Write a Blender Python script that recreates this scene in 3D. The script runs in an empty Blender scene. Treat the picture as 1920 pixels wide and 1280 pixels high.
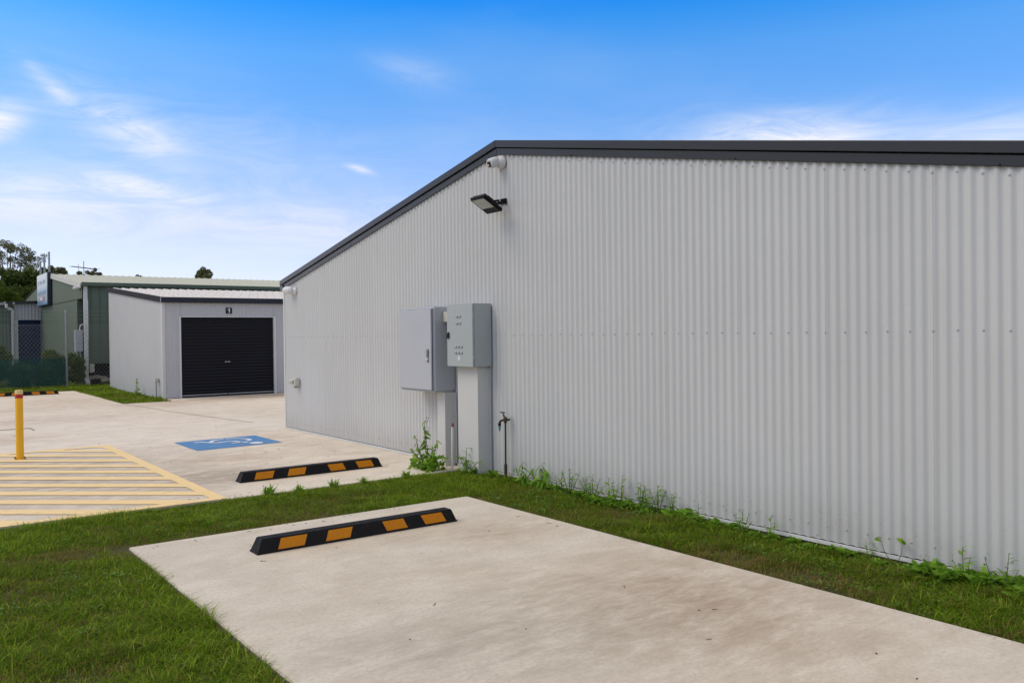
import bpy, bmesh, math, random
import numpy as np
from mathutils import Vector, Matrix
random.seed(7); RNG = np.random.default_rng(11)
R = math.radians
scn = bpy.context.scene
COL = scn.collection
ORG = {}

# ------------------------------------------------------------------ materials
def new_mat(name):
    m = bpy.data.materials.new(name); m.use_nodes = True
    nt = m.node_tree; b = nt.nodes['Principled BSDF']
    return m, nt, b
def N(nt, t, **kw):
    n = nt.nodes.new(t)
    for k, v in kw.items():
        if k.startswith('i_'):
            n.inputs[k[2:].replace('_', ' ')].default_value = v
        else: setattr(n, k, v)
    return n
def L(nt, a, b): nt.links.new(a, b)
def ramp(nt, fac, stops):
    r = N(nt, 'ShaderNodeValToRGB'); e = r.color_ramp.elements
    while len(e) < len(stops): e.new(0.5)
    for i, (p, c) in enumerate(stops):
        e[i].position = p; e[i].color = (c[0], c[1], c[2], 1) if not isinstance(c, (int, float)) else (c, c, c, 1)
    if fac is not None: L(nt, fac, r.inputs['Fac'])
    return r
def mixc(nt, fac, a, b, mode='MIX'):
    m = N(nt, 'ShaderNodeMix', data_type='RGBA', blend_type=mode)
    for s, v in ((0, fac), (6, a), (7, b)):
        if hasattr(v, 'is_output'): L(nt, v, m.inputs[s])
        elif s == 0: m.inputs[0].default_value = v
        else: m.inputs[s].default_value = (v[0], v[1], v[2], 1)
    return m.outputs[2]
def noise(nt, vec, scale, detail=5, rough=0.55, dist=0):
    n = N(nt, 'ShaderNodeTexNoise'); n.inputs['Scale'].default_value = scale
    n.inputs['Detail'].default_value = detail; n.inputs['Roughness'].default_value = rough; n.inputs['Distortion'].default_value = dist
    if vec is not None: L(nt, vec, n.inputs['Vector'])
    return n.outputs['Fac']
def wpos(nt, scale=(1, 1, 1), rot=(0, 0, 0)):
    g = N(nt, 'ShaderNodeNewGeometry'); mp = N(nt, 'ShaderNodeMapping')
    mp.inputs['Scale'].default_value = scale; mp.inputs['Rotation'].default_value = rot
    L(nt, g.outputs['Position'], mp.inputs['Vector']); return mp.outputs['Vector']
def maprange(nt, v, a, b, c=0, d=1):
    m = N(nt, 'ShaderNodeMapRange', interpolation_type='SMOOTHSTEP'); m.inputs[1].default_value = a; m.inputs[2].default_value = b
    m.inputs[3].default_value = c; m.inputs[4].default_value = d; L(nt, v, m.inputs[0]); return m.outputs[0]
def bump(nt, b, h, strength=.3, dist=.01):
    n = N(nt, 'ShaderNodeBump'); n.inputs['Strength'].default_value = strength; n.inputs['Distance'].default_value = dist
    L(nt, h, n.inputs['Height']); L(nt, n.outputs[0], b.inputs['Normal'])
def mth(nt, op, a, b=None, c=None):
    n = N(nt, 'ShaderNodeMath', operation=op)
    for i, v in enumerate((a, b, c)):
        if v is None: continue
        if hasattr(v, 'is_output'): L(nt, v, n.inputs[i])
        else: n.inputs[i].default_value = v
    return n.outputs[0]

def paint(name, col, rough=.45, var=.06, metal=0, scale=3.0, dirt=None, spec=.5, bmp=0, coat=0):
    """painted / plastic / metal surface with a slight mottling and grime"""
    m, nt, b = new_mat(name)
    f = noise(nt, wpos(nt), scale, 6, .6)
    lo = [c * (1 - var) for c in col]; hi = [min(1, c * (1 + var)) for c in col]
    r = ramp(nt, f, [(.3, lo), (.7, hi)]); out = r.outputs[0]
    if dirt:
        g = noise(nt, wpos(nt), 14, 8, .7); k = maprange(nt, g, .55, .8, 0, dirt[3])
        out = mixc(nt, k, out, dirt[:3])
    L(nt, out, b.inputs['Base Color'])
    rr = maprange(nt, f, .3, .7, rough * .85, min(1, rough * 1.15)); L(nt, rr, b.inputs['Roughness'])
    b.inputs['Metallic'].default_value = metal; b.inputs['Specular IOR Level'].default_value = spec
    b.inputs['Coat Weight'].default_value = coat
    if bmp: bump(nt, b, noise(nt, wpos(nt), 180, 3), bmp, .002)
    return m

def concrete(name, base, rot, seed, stains, drive=False):
    """broom-finished concrete: mottling, fine speckle, scuffs, and brown/grey stains where stains = [(x, y, rx, ry, amount, kind)]"""
    m, nt, b = new_mat(name)
    P0 = wpos(nt); off = N(nt, 'ShaderNodeVectorMath', operation='ADD'); off.inputs[1].default_value = (seed, seed * 1.7, 0)
    L(nt, P0, off.inputs[0]); P = off.outputs[0]
    def mp(scale, r=0):
        q = N(nt, 'ShaderNodeMapping'); q.inputs['Scale'].default_value = scale; q.inputs['Rotation'].default_value = (0, 0, r); L(nt, P, q.inputs['Vector']); return q.outputs[0]
    big = noise(nt, mp((.5, .7, 1), rot), 1.0, 6, .62, .3)
    mid = noise(nt, mp((1, 1.5, 1), rot), 2.3, 9, .70, .15)
    fib = noise(nt, mp((5, 16, 1), rot), 1.0, 8, .72, .8)
    fine = noise(nt, mp((1, 1, 1)), 42, 6, .75)
    grit = noise(nt, mp((1, 1, 1)), 230, 3, .65)
    w = base
    c = mixc(nt, maprange(nt, mid, .33, .68), [x * 1.07 for x in w], [w[0] * .90, w[1] * .885, w[2] * .87])
    c = mixc(nt, maprange(nt, big, .50, .72, 0, .32), c, (w[0] * .80, w[1] * .74, w[2] * .68))
    c = mixc(nt, maprange(nt, big, .48, .28, 0, .45), c, (w[0] * 1.04, w[1] * 1.07, w[2] * 1.11))
    sp = N(nt, 'ShaderNodeSeparateXYZ'); L(nt, P0, sp.inputs[0])
    tot = {}
    for (x, y, rx, ry, amt, kind) in stains:
        dx = mth(nt, 'DIVIDE', mth(nt, 'SUBTRACT', sp.outputs[0], x), rx); dy = mth(nt, 'DIVIDE', mth(nt, 'SUBTRACT', sp.outputs[1], y), ry)
        e = mth(nt, 'MULTIPLY', mth(nt, 'POWER', 2.718, mth(nt, 'MULTIPLY', mth(nt, 'ADD', mth(nt, 'MULTIPLY', dx, dx), mth(nt, 'MULTIPLY', dy, dy)), -1.0)), amt * (1.35 if drive else 1.15))
        tot[kind] = e if kind not in tot else mth(nt, 'ADD', tot[kind], e)
    cols = {'brown': (w[0] * .60, w[1] * .48, w[2] * .39), 'grey': (w[0] * .50, w[1] * .47, w[2] * .45)}
    brk = mth(nt, 'ADD', mth(nt, 'MULTIPLY', mid, .42), mth(nt, 'MULTIPLY', fib, .58))
    for kind, e in tot.items():
        k = mth(nt, 'MULTIPLY', e, maprange(nt, brk, .30, .70, .08, 1.0)); c = mixc(nt, mth(nt, 'MINIMUM', k, .9), c, cols[kind])
    c = mixc(nt, maprange(nt, fib, .58, .78, 0, .5), c, (w[0] * .62, w[1] * .56, w[2] * .50))
    hair = noise(nt, mp((14, 30, 1), rot + .5), 1.0, 7, .80, 1.2)
    c = mixc(nt, mth(nt, 'MULTIPLY', maprange(nt, hair, .62, .72, 0, .85), maprange(nt, mid, .42, .62)), c, (w[0] * .34, w[1] * .29, w[2] * .25))
    spots = noise(nt, mp((1, 1, 1)), 9, 7, .85, .3)
    c = mixc(nt, maprange(nt, spots, .69, .76, 0, .55), c, (.14, .11, .09))
    c = mixc(nt, maprange(nt, fine, .40, .70, 0, .42), c, (w[0] * .60, w[1] * .55, w[2] * .50))
    c = mixc(nt, maprange(nt, grit, .52, .75, 0, .40), c, (w[0] * .5, w[1] * .45, w[2] * .40))
    gz = N(nt, 'ShaderNodeSeparateXYZ'); L(nt, P0, gz.inputs[0]); c = mixc(nt, maprange(nt, gz.outputs[2], -.006, -.02, 0, .85), c, (.10, .085, .06))   # soil on the slab edge, with its dark shadow line painted in
    L(nt, c, b.inputs['Base Color']); b.inputs['Roughness'].default_value = .9; b.inputs['Specular IOR Level'].default_value = .25
    hh = mth(nt, 'ADD', mth(nt, 'MULTIPLY', fine, .6), mth(nt, 'MULTIPLY', grit, .5)); hh = mth(nt, 'ADD', hh, mth(nt, 'MULTIPLY', fib, .7))
    bump(nt, b, hh, .28, .006)
    return m

def road_paint(name, col, worn):
    m, nt, b = new_mat(name)
    f = noise(nt, wpos(nt), 5, 8, .7); st = noise(nt, wpos(nt, (3, 18, 1)), 2, 6, .6)
    c = ramp(nt, f, [(.3, [x * .88 for x in col]), (.7, [min(1, x * 1.06) for x in col])]).outputs[0]
    k = maprange(nt, mth(nt, 'ADD', mth(nt, 'MULTIPLY', f, .5), mth(nt, 'MULTIPLY', st, .5)), .50, .66, 0, worn)
    c = mixc(nt, k, c, (.40, .34, .27))
    L(nt, c, b.inputs['Base Color']); b.inputs['Roughness'].default_value = .75
    bump(nt, b, noise(nt, wpos(nt), 120, 4), .15, .003)
    return m

def cladding(name, col, rough, grime=.25, zlow=.0, coat=0, sheets=False):
    """pre-painted steel sheet: faint mottling, vertical rain streaks, splash grime near the ground"""
    m, nt, b = new_mat(name)
    f = noise(nt, wpos(nt), 1.1, 5, .6)
    c = ramp(nt, f, [(.3, [x * .965 for x in col]), (.7, [min(1, x * 1.03) for x in col])]).outputs[0]
    st = noise(nt, wpos(nt, (16, 16, .35)), 1.5, 6, .6)
    c = mixc(nt, maprange(nt, st, .52, .8, 0, .16), c, [x * .72 for x in col])
    g = N(nt, 'ShaderNodeNewGeometry'); s = N(nt, 'ShaderNodeSeparateXYZ'); L(nt, g.outputs['Position'], s.inputs[0])
    if sheets: bump(nt, b, noise(nt, wpos(nt, (1, 1, .35)), 1.6, 3, .5), .10, .05)
    if sheets:   # separate sheets 10 ribs wide: each a hair lighter or darker, a dark lap line where they overlap
        u = mth(nt, 'DIVIDE', mth(nt, 'SUBTRACT', 13.11, s.outputs[1]), .75); wn = N(nt, 'ShaderNodeTexWhiteNoise', noise_dimensions='1D'); L(nt, mth(nt, 'FLOOR', u), wn.inputs['W'])
        c = mixc(nt, maprange(nt, wn.outputs['Value'], 0, 1, 0, .10), c, [x * .80 for x in col])
        fr = mth(nt, 'FRACT', u); lap = mth(nt, 'LESS_THAN', fr, .004); c = mixc(nt, mth(nt, 'MULTIPLY', lap, .6), c, (.22, .22, .21))
        run = noise(nt, wpos(nt, (1, 34, .5)), 1.0, 4, .6); hi = maprange(nt, s.outputs[2], 1.0, 3.2)
        c = mixc(nt, mth(nt, 'MULTIPLY', maprange(nt, run, .58, .78), maprange(nt, hi, 0, 1, .08, .26)), c, (.33, .32, .29))
        ml = noise(nt, wpos(nt, (1, 1.0, 1)), 55, 4, .8); ms = maprange(nt, s.outputs[2], .9, .1)
        c = mixc(nt, mth(nt, 'MULTIPLY', maprange(nt, ml, .67, .72), mth(nt, 'MULTIPLY', ms, .7)), c, (.12, .10, .08))
    sp = noise(nt, wpos(nt), 30, 6, .75); lowz = maprange(nt, mth(nt, 'ADD', s.outputs[2], mth(nt, 'MULTIPLY', f, .35)), .62, .15)
    c = mixc(nt, mth(nt, 'MULTIPLY', mth(nt, 'MULTIPLY', maprange(nt, sp, .56, .72), lowz), grime), c, (.16, .13, .10))
    c = mixc(nt, mth(nt, 'MULTIPLY', lowz, grime * .3), c, (.30, .27, .23))
    L(nt, c, b.inputs['Base Color']); b.inputs['Roughness'].default_value = rough; b.inputs['Coat Weight'].default_value = coat
    return m

def leaf_mat(name, stops, trans=.35, attr='tint'):
    m, nt, b = new_mat(name)
    a = N(nt, 'ShaderNodeAttribute', attribute_name=attr)
    r = ramp(nt, a.outputs['Fac'], stops)
    L(nt, r.outputs[0], b.inputs['Base Color']); b.inputs['Roughness'].default_value = .7; b.inputs['Specular IOR Level'].default_value = .10
    t = N(nt, 'ShaderNodeBsdfTranslucent'); L(nt, r.outputs[0], t.inputs['Color'])
    mx = N(nt, 'ShaderNodeMixShader'); mx.inputs[0].default_value = trans
    L(nt, b.outputs[0], mx.inputs[1]); L(nt, t.outputs[0], mx.inputs[2])
    L(nt, mx.outputs[0], nt.nodes['Material Output'].inputs[0])
    return m

M = {}
M['wall'] = cladding('white_steel_cladding', (.548, .553, .540), .42, .8, sheets=True)
M['shedwall'] = cladding('shed_steel_cladding', (.475, .48, .48), .48, .12)
M['whitetrim'] = paint('white_trim', (.62, .62, .60), .45, .04)
M['duct'] = cladding('duct_cladding', (.60, .59, .565), .45, .25)
M['barge'] = paint('charcoal_trim', (.007, .009, .016), .25, .12, spec=.6, bmp=.03)
M['weathered_barge'] = paint('weathered_charcoal_trim', (.030, .029, .029), .7, .25, scale=6, spec=.15, dirt=(.10, .095, .09, .4))
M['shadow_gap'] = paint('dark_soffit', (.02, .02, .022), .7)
M['roofwhite'] = paint('white_roof_sheet', (.66, .62, .57), .75, .06, spec=.25, dirt=(.3, .27, .23, .4))
M['roofgreen'] = paint('pale_green_roof', (.50, .50, .40), .8, .08, spec=.2, dirt=(.3, .3, .24, .5))
M['greenwall'] = cladding('green_cladding', (.115, .155, .108), .5, .3)
M['greentrim'] = paint('green_trim', (.085, .125, .085), .5, .1)
M['creamtrim'] = paint('cream_trim', (.60, .58, .50), .5, .06)
M['roller'] = paint('dark_roller_slats', (.006, .007, .011), .5, .15, spec=.22)
M['blueroller'] = paint('navy_roller_slats', (.012, .035, .085), .5, .2, spec=.25)
M['galv'] = paint('galvanised_steel', (.33, .34, .35), .45, .15, metal=.5)
M['wire'] = paint('fence_wire', (.25, .26, .26), .6, .15, spec=.3)
M['screw'] = paint('painted_screw_heads', (.42, .425, .43), .5, .1, spec=.3)
M['slab'] = paint('dark_slab_edge', (.085, .08, .07), .9, .3, scale=9, bmp=.4)
M['cabinet'] = paint('grey_powder_coat', (.445, .46, .49), .42, .03, bmp=.03)
M['cabinet2'] = paint('grey_green_powder_coat', (.38, .41, .41), .44, .03, bmp=.03)
M['seal'] = paint('black_gasket', (.05, .05, .05), .7)
M['chrome'] = paint('chrome', (.6, .6, .62), .2, .05, metal=1)
M['blackplastic'] = paint('black_plastic', (.007, .007, .008), .55, .15, spec=.25)
M['lampglass'] = paint('frosted_lamp_glass', (.42, .43, .36), .15, .05, coat=.5)
M['whiteplastic'] = paint('white_plastic', (.66, .66, .65), .35, .04)
M['pvc'] = paint('white_pvc', (.68, .67, .63), .4, .06, dirt=(.35, .28, .2, .3))
M['redprimer'] = paint('red_primer', (.30, .07, .06), .6, .2)
M['brass'] = paint('weathered_brass', (.06, .045, .035), .5, .3, metal=.4)
M['bluefit'] = paint('blue_fitting', (.10, .28, .36), .35, .1)
M['blackpoly'] = paint('black_poly_pipe', (.018, .016, .015), .55, .2)
M['rubber'] = paint('black_rubber', (.0085, .0085, .009), .7, .2, scale=20, dirt=(.10, .092, .08, .42), spec=.22, bmp=.25)
M['amber'] = paint('amber_reflective', (.60, .215, .003), .5, .08, scale=40, spec=.25, dirt=(.35, .16, .03, .3))
M['bollyellow'] = paint('bollard_yellow', (.84, .45, .012), .38, .05, dirt=(.35, .2, .05, .2))
M['bollcap'] = paint('bollard_cap', (.70, .52, .20), .4, .05)
M['redband'] = paint('red_band', (.42, .012, .02), .35, .06)
PAD_STAINS = [(3.70,3.35,.75,.75,.75,'brown'), (2.75,3.3,.9,.7,.6,'grey'), (3.5,2.5,.8,.7,.5,'brown'), (3.75,5.15,.55,.30,.65,'brown'), (1.85,3.5,.4,.4,.35,'grey'), (3.0,5.5,1.0,.16,.35,'brown'), (2.6,4.6,.9,.5,.22,'brown')]
DRIVE_STAINS = [(8.4,20.6,3.4,.75,1.0,'brown'), (5.0,19.6,1.2,1.0,.55,'brown'), (3.0,9.1,.55,.5,.9,'grey'), (3.6,8.9,1.2,.30,.6,'brown'), (3.4,10.4,.9,.45,.55,'brown'), (1.4,9.6,1.9,1.9,.85,'grey'), (1.2,11.6,1.8,.9,.6,'grey'), (2.2,17.6,2.2,1.0,.55,'brown'),
    (1.6,20.4,1.8,1.0,.5,'brown'), (3.6,22.5,1.3,1.6,.6,'brown'), (2.5,25.2,2.0,.6,.5,'brown'), (1.2,14.6,1.1,.8,.55,'brown'), (4.6,12.2,.5,1.4,.35,'brown'), (4.9,10.2,.4,1.3,.3,'grey'), (6.5,16.5,2.2,1.4,.3,'brown')]
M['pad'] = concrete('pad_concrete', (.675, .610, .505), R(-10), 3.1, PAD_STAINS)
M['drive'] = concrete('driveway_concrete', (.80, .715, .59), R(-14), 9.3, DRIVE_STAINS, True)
M['joint'] = paint('joint_filler', (.34, .29, .24), .9, .3, scale=12)
M['yellowline'] = road_paint('yellow_line_paint', (.93, .68, .32), .55)
M['bluepaint'] = road_paint('blue_bay_paint', (.085, .24, .48), .5)
M['whitepaint'] = road_paint('white_bay_paint', (.78, .80, .82), .25)
M['plaque'] = paint('black_plaque', (.012, .014, .018), .4)
M['numeral'] = paint('white_numeral', (.75, .75, .75), .5)
M['bark'] = paint('bark', (.16, .125, .10), .9, .4, scale=8, bmp=.5)
M['stemgreen'] = paint('green_stem', (.09, .13, .04), .6, .3, scale=30)
M['stembrown'] = paint('brown_stem', (.075, .05, .035), .7, .3, scale=30)
M['stone'] = paint('timber_and_rubble', (.42, .38, .31), .9, .2, scale=6)
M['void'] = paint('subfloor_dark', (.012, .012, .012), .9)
grassstops = [(0, (.30, .20, .08)), (.14, (.25, .21, .05)), (.24, (.16, .20, .016)), (.34, (.085, .165, .010)), (.48, (.10, .205, .008)), (.62, (.145, .265, .008)), (.8, (.215, .335, .010)), (1, (.36, .46, .05))]
M['grass'] = leaf_mat('grass_blades', grassstops, .45)
M['weedleaf'] = leaf_mat('weed_leaves', [(0, (.09, .18, .016)), (.5, (.18, .34, .03)), (1, (.30, .48, .06))], .4)
M['cloverleaf'] = leaf_mat('clover_leaves', [(0, (.09, .18, .02)), (.5, (.12, .23, .03)), (1, (.20, .30, .07))], .3)
M['gumleaf'] = leaf_mat('gum_leaves', [(0, (.09, .105, .04)), (.5, (.20, .21, .085)), (1, (.36, .35, .16))], .25)
M['darkleaf'] = leaf_mat('dark_leaves', [(0, (.04, .062, .016)), (.5, (.095, .135, .03)), (1, (.19, .23, .055))], .25)
M['limeleaf'] = leaf_mat('bright_leaves', [(0, (.04, .07, .010)), (.5, (.085, .125, .016)), (1, (.15, .19, .028))], .3)

def soil_mat():
    m, nt, b = new_mat('lawn_soil')
    f = noise(nt, wpos(nt), 2.2, 6, .6); g = noise(nt, wpos(nt), 40, 5, .7)
    c = ramp(nt, f, [(.35, (.06, .08, .010)), (.5, (.075, .08, .016)), (.68, (.15, .11, .05))]).outputs[0]
    c = mixc(nt, maprange(nt, g, .4, .7), c, (.055, .055, .016))
    L(nt, c, b.inputs['Base Color']); b.inputs['Roughness'].default_value = 1; bump(nt, b, g, .8, .03)
    return m
M['soil'] = soil_mat()

def cloth_mat():
    m, nt, b = new_mat('shade_cloth')
    f = noise(nt, wpos(nt), 3, 4)
    L(nt, ramp(nt, f, [(.3, (.010, .055, .045)), (.7, (.018, .085, .065))]).outputs[0], b.inputs['Base Color']); b.inputs['Roughness'].default_value = .8
    t = N(nt, 'ShaderNodeBsdfTransparent'); mx = N(nt, 'ShaderNodeMixShader'); mx.inputs[0].default_value = .32
    L(nt, b.outputs[0], mx.inputs[1]); L(nt, t.outputs[0], mx.inputs[2]); L(nt, mx.outputs[0], nt.nodes['Material Output'].inputs[0])
    return m
M['cloth'] = cloth_mat()

def billboard_mat():
    m, nt, b = new_mat('printed_board')
    g = N(nt, 'ShaderNodeNewGeometry'); s = N(nt, 'ShaderNodeSeparateXYZ'); L(nt, g.outputs['Position'], s.inputs[0])
    z = mth(nt, 'ADD', s.outputs[2], mth(nt, 'MULTIPLY', noise(nt, wpos(nt), 3, 5), .25))
    zz = maprange(nt, z, 2.95, 4.1)
    c = ramp(nt, zz, [(0, (.16, .28, .44)), (.25, (.30, .36, .44)), (.42, (.20, .38, .55)), (.6, (.50, .60, .66)), (1, (.74, .78, .80))]).outputs[0]
    L(nt, c, b.inputs['Base Color']); b.inputs['Roughness'].default_value = .35
    return m
M['board'] = billboard_mat()
M['boardtext'] = paint('board_lettering', (.12, .22, .35), .4)
M['boardred'] = paint('board_red', (.35, .10, .10), .4)
M['boardedge'] = paint('board_navy_side', (.02, .03, .05), .5)

# ------------------------------------------------------------------ mesh tools
class MB:
    def __init__(s): s.bm = bmesh.new()
    def box(s, a, b, bev=0, seg=2):
        bm = s.bm
        x0, x1 = sorted((a[0], b[0])); y0, y1 = sorted((a[1], b[1])); z0, z1 = sorted((a[2], b[2]))
        v = [bm.verts.new(p) for p in ((x0,y0,z0),(x1,y0,z0),(x1,y1,z0),(x0,y1,z0),(x0,y0,z1),(x1,y0,z1),(x1,y1,z1),(x0,y1,z1))]
        fs = [bm.faces.new([v[i] for i in f]) for f in ((0,3,2,1),(4,5,6,7),(0,1,5,4),(1,2,6,5),(2,3,7,6),(3,0,4,7))]
        if bev:
            es = list({e for f in fs for e in f.edges})
            bmesh.ops.bevel(bm, geom=es, offset=bev, segments=seg, affect='EDGES', clamp_overlap=True)
        return s
    def obox(s, o, ax, ay, az, bev=0):
        """box from corner o with edge vectors"""
        bm = s.bm; o = Vector(o); ax, ay, az = Vector(ax), Vector(ay), Vector(az)
        v = [bm.verts.new(o + ax*i + ay*j + az*k) for k in (0,1) for j in (0,1) for i in (0,1)]
        fs = [bm.faces.new([v[i] for i in f]) for f in ((0,2,3,1),(4,5,7,6),(0,1,5,4),(1,3,7,5),(3,2,6,7),(2,0,4,6))]
        if bev:
            es = list({e for f in fs for e in f.edges})
            bmesh.ops.bevel(bm, geom=es, offset=bev, segments=2, affect='EDGES', clamp_overlap=True)
        return s
    def prism(s, pts, d):
        """planar polygon pts (3-D) extruded by vector d"""
        bm = s.bm; d = Vector(d); a = [bm.verts.new(p) for p in pts]; b = [bm.verts.new(Vector(p) + d) for p in pts]
        n = len(pts); bm.faces.new(a[::-1]); bm.faces.new(b)
        for i in range(n): bm.faces.new((a[i], a[(i+1) % n], b[(i+1) % n], b[i]))
        return s
    def poly(s, pts):
        s.bm.faces.new([s.bm.verts.new(p) for p in pts]); return s
    def tube(s, pts, r, n=8, cap=True):
        bm = s.bm; pts = [Vector(p) for p in pts]; rs = r if isinstance(r, (list, tuple)) else [r] * len(pts)
        rings = []; up = None
        for i, p in enumerate(pts):
            t = (pts[min(i+1, len(pts)-1)] - pts[max(i-1, 0)]).normalized()
            if up is None or abs(up.dot(t)) > .95: up = Vector((0,0,1)) if abs(t.z) < .9 else Vector((1,0,0))
            x = t.cross(up).normalized(); y = x.cross(t).normalized(); up = y
            rings.append([bm.verts.new(p + (x*math.cos(2*math.pi*k/n) + y*math.sin(2*math.pi*k/n))*rs[i]) for k in range(n)])
        for a, b in zip(rings, rings[1:]):
            for k in range(n): bm.faces.new((a[k], a[(k+1)%n], b[(k+1)%n], b[k]))
        if cap: bm.faces.new(rings[0][::-1]); bm.faces.new(rings[-1])
        return s
    def lathe(s, prof, base, axis=(0,0,1), n=20):
        """profile [(r, h)] turned round an axis from base"""
        bm = s.bm; ax = Vector(axis).normalized(); u = ax.cross(Vector((0,0,1)) if abs(ax.z) < .9 else Vector((1,0,0))).normalized(); w = ax.cross(u)
        base = Vector(base); rings = [[bm.verts.new(base + ax*h + (u*math.cos(2*math.pi*k/n) + w*math.sin(2*math.pi*k/n))*max(r, 1e-4)) for k in range(n)] for r, h in prof]
        for a, b in zip(rings, rings[1:]):
            for k in range(n): bm.faces.new((a[k], b[k], b[(k+1)%n], a[(k+1)%n]))
        bm.faces.new(rings[0]); bm.faces.new(rings[-1][::-1])
        return s
    def build(s, name, mat, parent=None, smooth=False, org=None):
        o = link_mesh(name, None, mat, parent, org)
        sh = ORG[o.name]
        bmesh.ops.translate(s.bm, verts=s.bm.verts, vec=-sh)
        bmesh.ops.recalc_face_normals(s.bm, faces=s.bm.faces)
        s.bm.to_mesh(o.data); s.bm.free()
        if smooth: shade(o)
        return o
def shade(o, ang=35):
    me = o.data; me.polygons.foreach_set('use_smooth', [True]*len(me.polygons)); me.set_sharp_from_angle(angle=R(ang))
def link_mesh(name, me, mat, parent=None, org=None):
    me = me or bpy.data.meshes.new(name); o = bpy.data.objects.new(name, me); COL.objects.link(o)
    if mat is not None: me.materials.append(mat)
    if parent is not None:
        o.parent = parent; ORG[o.name] = ORG[parent.name]
    else:
        ORG[o.name] = Vector(org or (0,0,0)); o.location = ORG[o.name]
    return o
def raw_mesh(name, V, F, mat, parent=None, org=None, smooth=False, tint=None, ang=35):
    o = link_mesh(name, None, mat, parent, org); sh = ORG[o.name]
    V = np.asarray(V, dtype=float) - np.array(sh)[None, :]
    o.data.from_pydata(V.tolist(), [], F); o.data.update()
    if tint is not None:
        a = o.data.attributes.new('tint', 'FLOAT', 'POINT'); a.data.foreach_set('value', np.asarray(tint, dtype=np.float32))
    if smooth: shade(o, ang)
    return o
def thing(name, loc, label, cat, group=None):
    o = bpy.data.objects.new(name, None); COL.objects.link(o); o.location = loc; o.empty_display_size = .2
    ORG[o.name] = Vector(loc); return tag(o, label, cat, group)
def tag(o, label=None, cat=None, group=None, kind=None):
    if label: o['label'] = label
    if cat: o['category'] = cat
    if group: o['group'] = group
    if kind: o['kind'] = kind
    return o

def corr(a, b, normal, z0, ztop, pitch, amp, prof='sine', per=12):
    """vertical corrugated sheet from a to b (xy); ztop(s) gives the top height at distance s. Returns verts, faces"""
    a, b = np.array(a, float), np.array(b, float); d = b - a; ln = np.hypot(*d); u = d / ln; n = np.array(normal, float)
    if prof == 'sine':
        ss = np.linspace(0, ln, int(round(ln / pitch)) * per + 1); off = amp * np.cos(2*np.pi*ss/pitch)
    else:
        base = np.array([0, .30, .36, .44, .50, 1.0]); hh = np.array([-1, -1, 1, 1, -1, -1.])
        k = int(math.ceil(ln / pitch)); ss, off = [], []
        for i in range(k):
            for t, h in zip(base[:-1], hh[:-1]):
                s = (i + t) * pitch
                if s < ln: ss.append(s); off.append(h*amp)
        ss.append(ln); off.append(-amp); ss, off = np.array(ss), np.array(off)
    V = []; F = []
    for i, (s, o) in enumerate(zip(ss, off)):
        p = a + u*s + n*o; V.append((p[0], p[1], z0)); V.append((p[0], p[1], ztop(s)))
        if i: F.append((2*i-2, 2*i, 2*i+1, 2*i-1))
    return V, F
def rib_roof(p00, p10, p01, pitch, h):
    """roof sheet: p00->p10 along the eave, p00->p01 up the slope, trapezoid ribs running up the slope"""
    p00, p10, p01 = map(lambda q: np.array(q, float), (p00, p10, p01)); e = p10 - p00; ln = np.linalg.norm(e); u = e/ln; sl = p01 - p00
    nrm = np.cross(u, sl); nrm /= np.linalg.norm(nrm); nrm *= np.sign(nrm[2])
    V, F = [], []; k = int(ln/pitch); pts = []
    for i in range(k):
        for t, hh in ((0,0),(.55,0),(.66,1),(.84,1),(.95,0)): pts.append(((i+t)*pitch, hh))
    pts.append((ln, 0))
    for i, (s, hh) in enumerate(pts):
        q = p00 + u*s + nrm*hh*h; V.append(q); V.append(q + sl)
        if i: F.append((2*i-2, 2*i, 2*i+1, 2*i-1))
    return V, F
def clip_poly(P, x0, x1, y0, y1):
    for ax, val, sg in ((0,x0,1),(0,x1,-1),(1,y0,1),(1,y1,-1)):
        out = []
        for i in range(len(P)):
            a, b = P[i-1], P[i]; ia, ib = (a[ax]-val)*sg >= 0, (b[ax]-val)*sg >= 0
            if ia != ib:
                t = (val-a[ax])/(b[ax]-a[ax]); out.append((a[0]+(b[0]-a[0])*t, a[1]+(b[1]-a[1])*t))
            if ib: out.append(b)
        P = out
        if not P: break
    return P
def stroke(pts, w, z):
    """flat ribbon of width w along pts"""
    P = [Vector((p[0], p[1], 0)) for p in pts]; lft, rgt = [], []
    for i, p in enumerate(P):
        t = (P[min(i+1,len(P)-1)] - P[max(i-1,0)]).normalized(); n = Vector((-t.y, t.x, 0)); ww = w[i] if isinstance(w, (list, tuple)) else w
        lft.append(p + n*ww/2); rgt.append(p - n*ww/2)
    V = []; F = []
    for i in range(len(P)):
        V += [(lft[i].x, lft[i].y, z), (rgt[i].x, rgt[i].y, z)]
        if i: F.append((2*i-2, 2*i-1, 2*i+1, 2*i))
    return V, F

# ------------------------------------------------------------------ camera
cam = bpy.data.cameras.new('camera'); co = bpy.data.objects.new('camera', cam); COL.objects.link(co)
fw = Vector((.60208, .79838, -.00936)); rt = Vector((.79829, -.60215, -.01161)); fw.normalize(); rt = (rt - fw*rt.dot(fw)).normalized(); upv = rt.cross(fw)
co.matrix_world = Matrix(((rt.x, upv.x, -fw.x, 0), (rt.y, upv.y, -fw.y, 0), (rt.z, upv.z, -fw.z, 1.5), (0, 0, 0, 1)))
cam.sensor_width = 36; cam.lens = 36 * 1574.3 / 1920; cam.clip_end = 3000; cam.clip_start = .05
scn.camera = co

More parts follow.
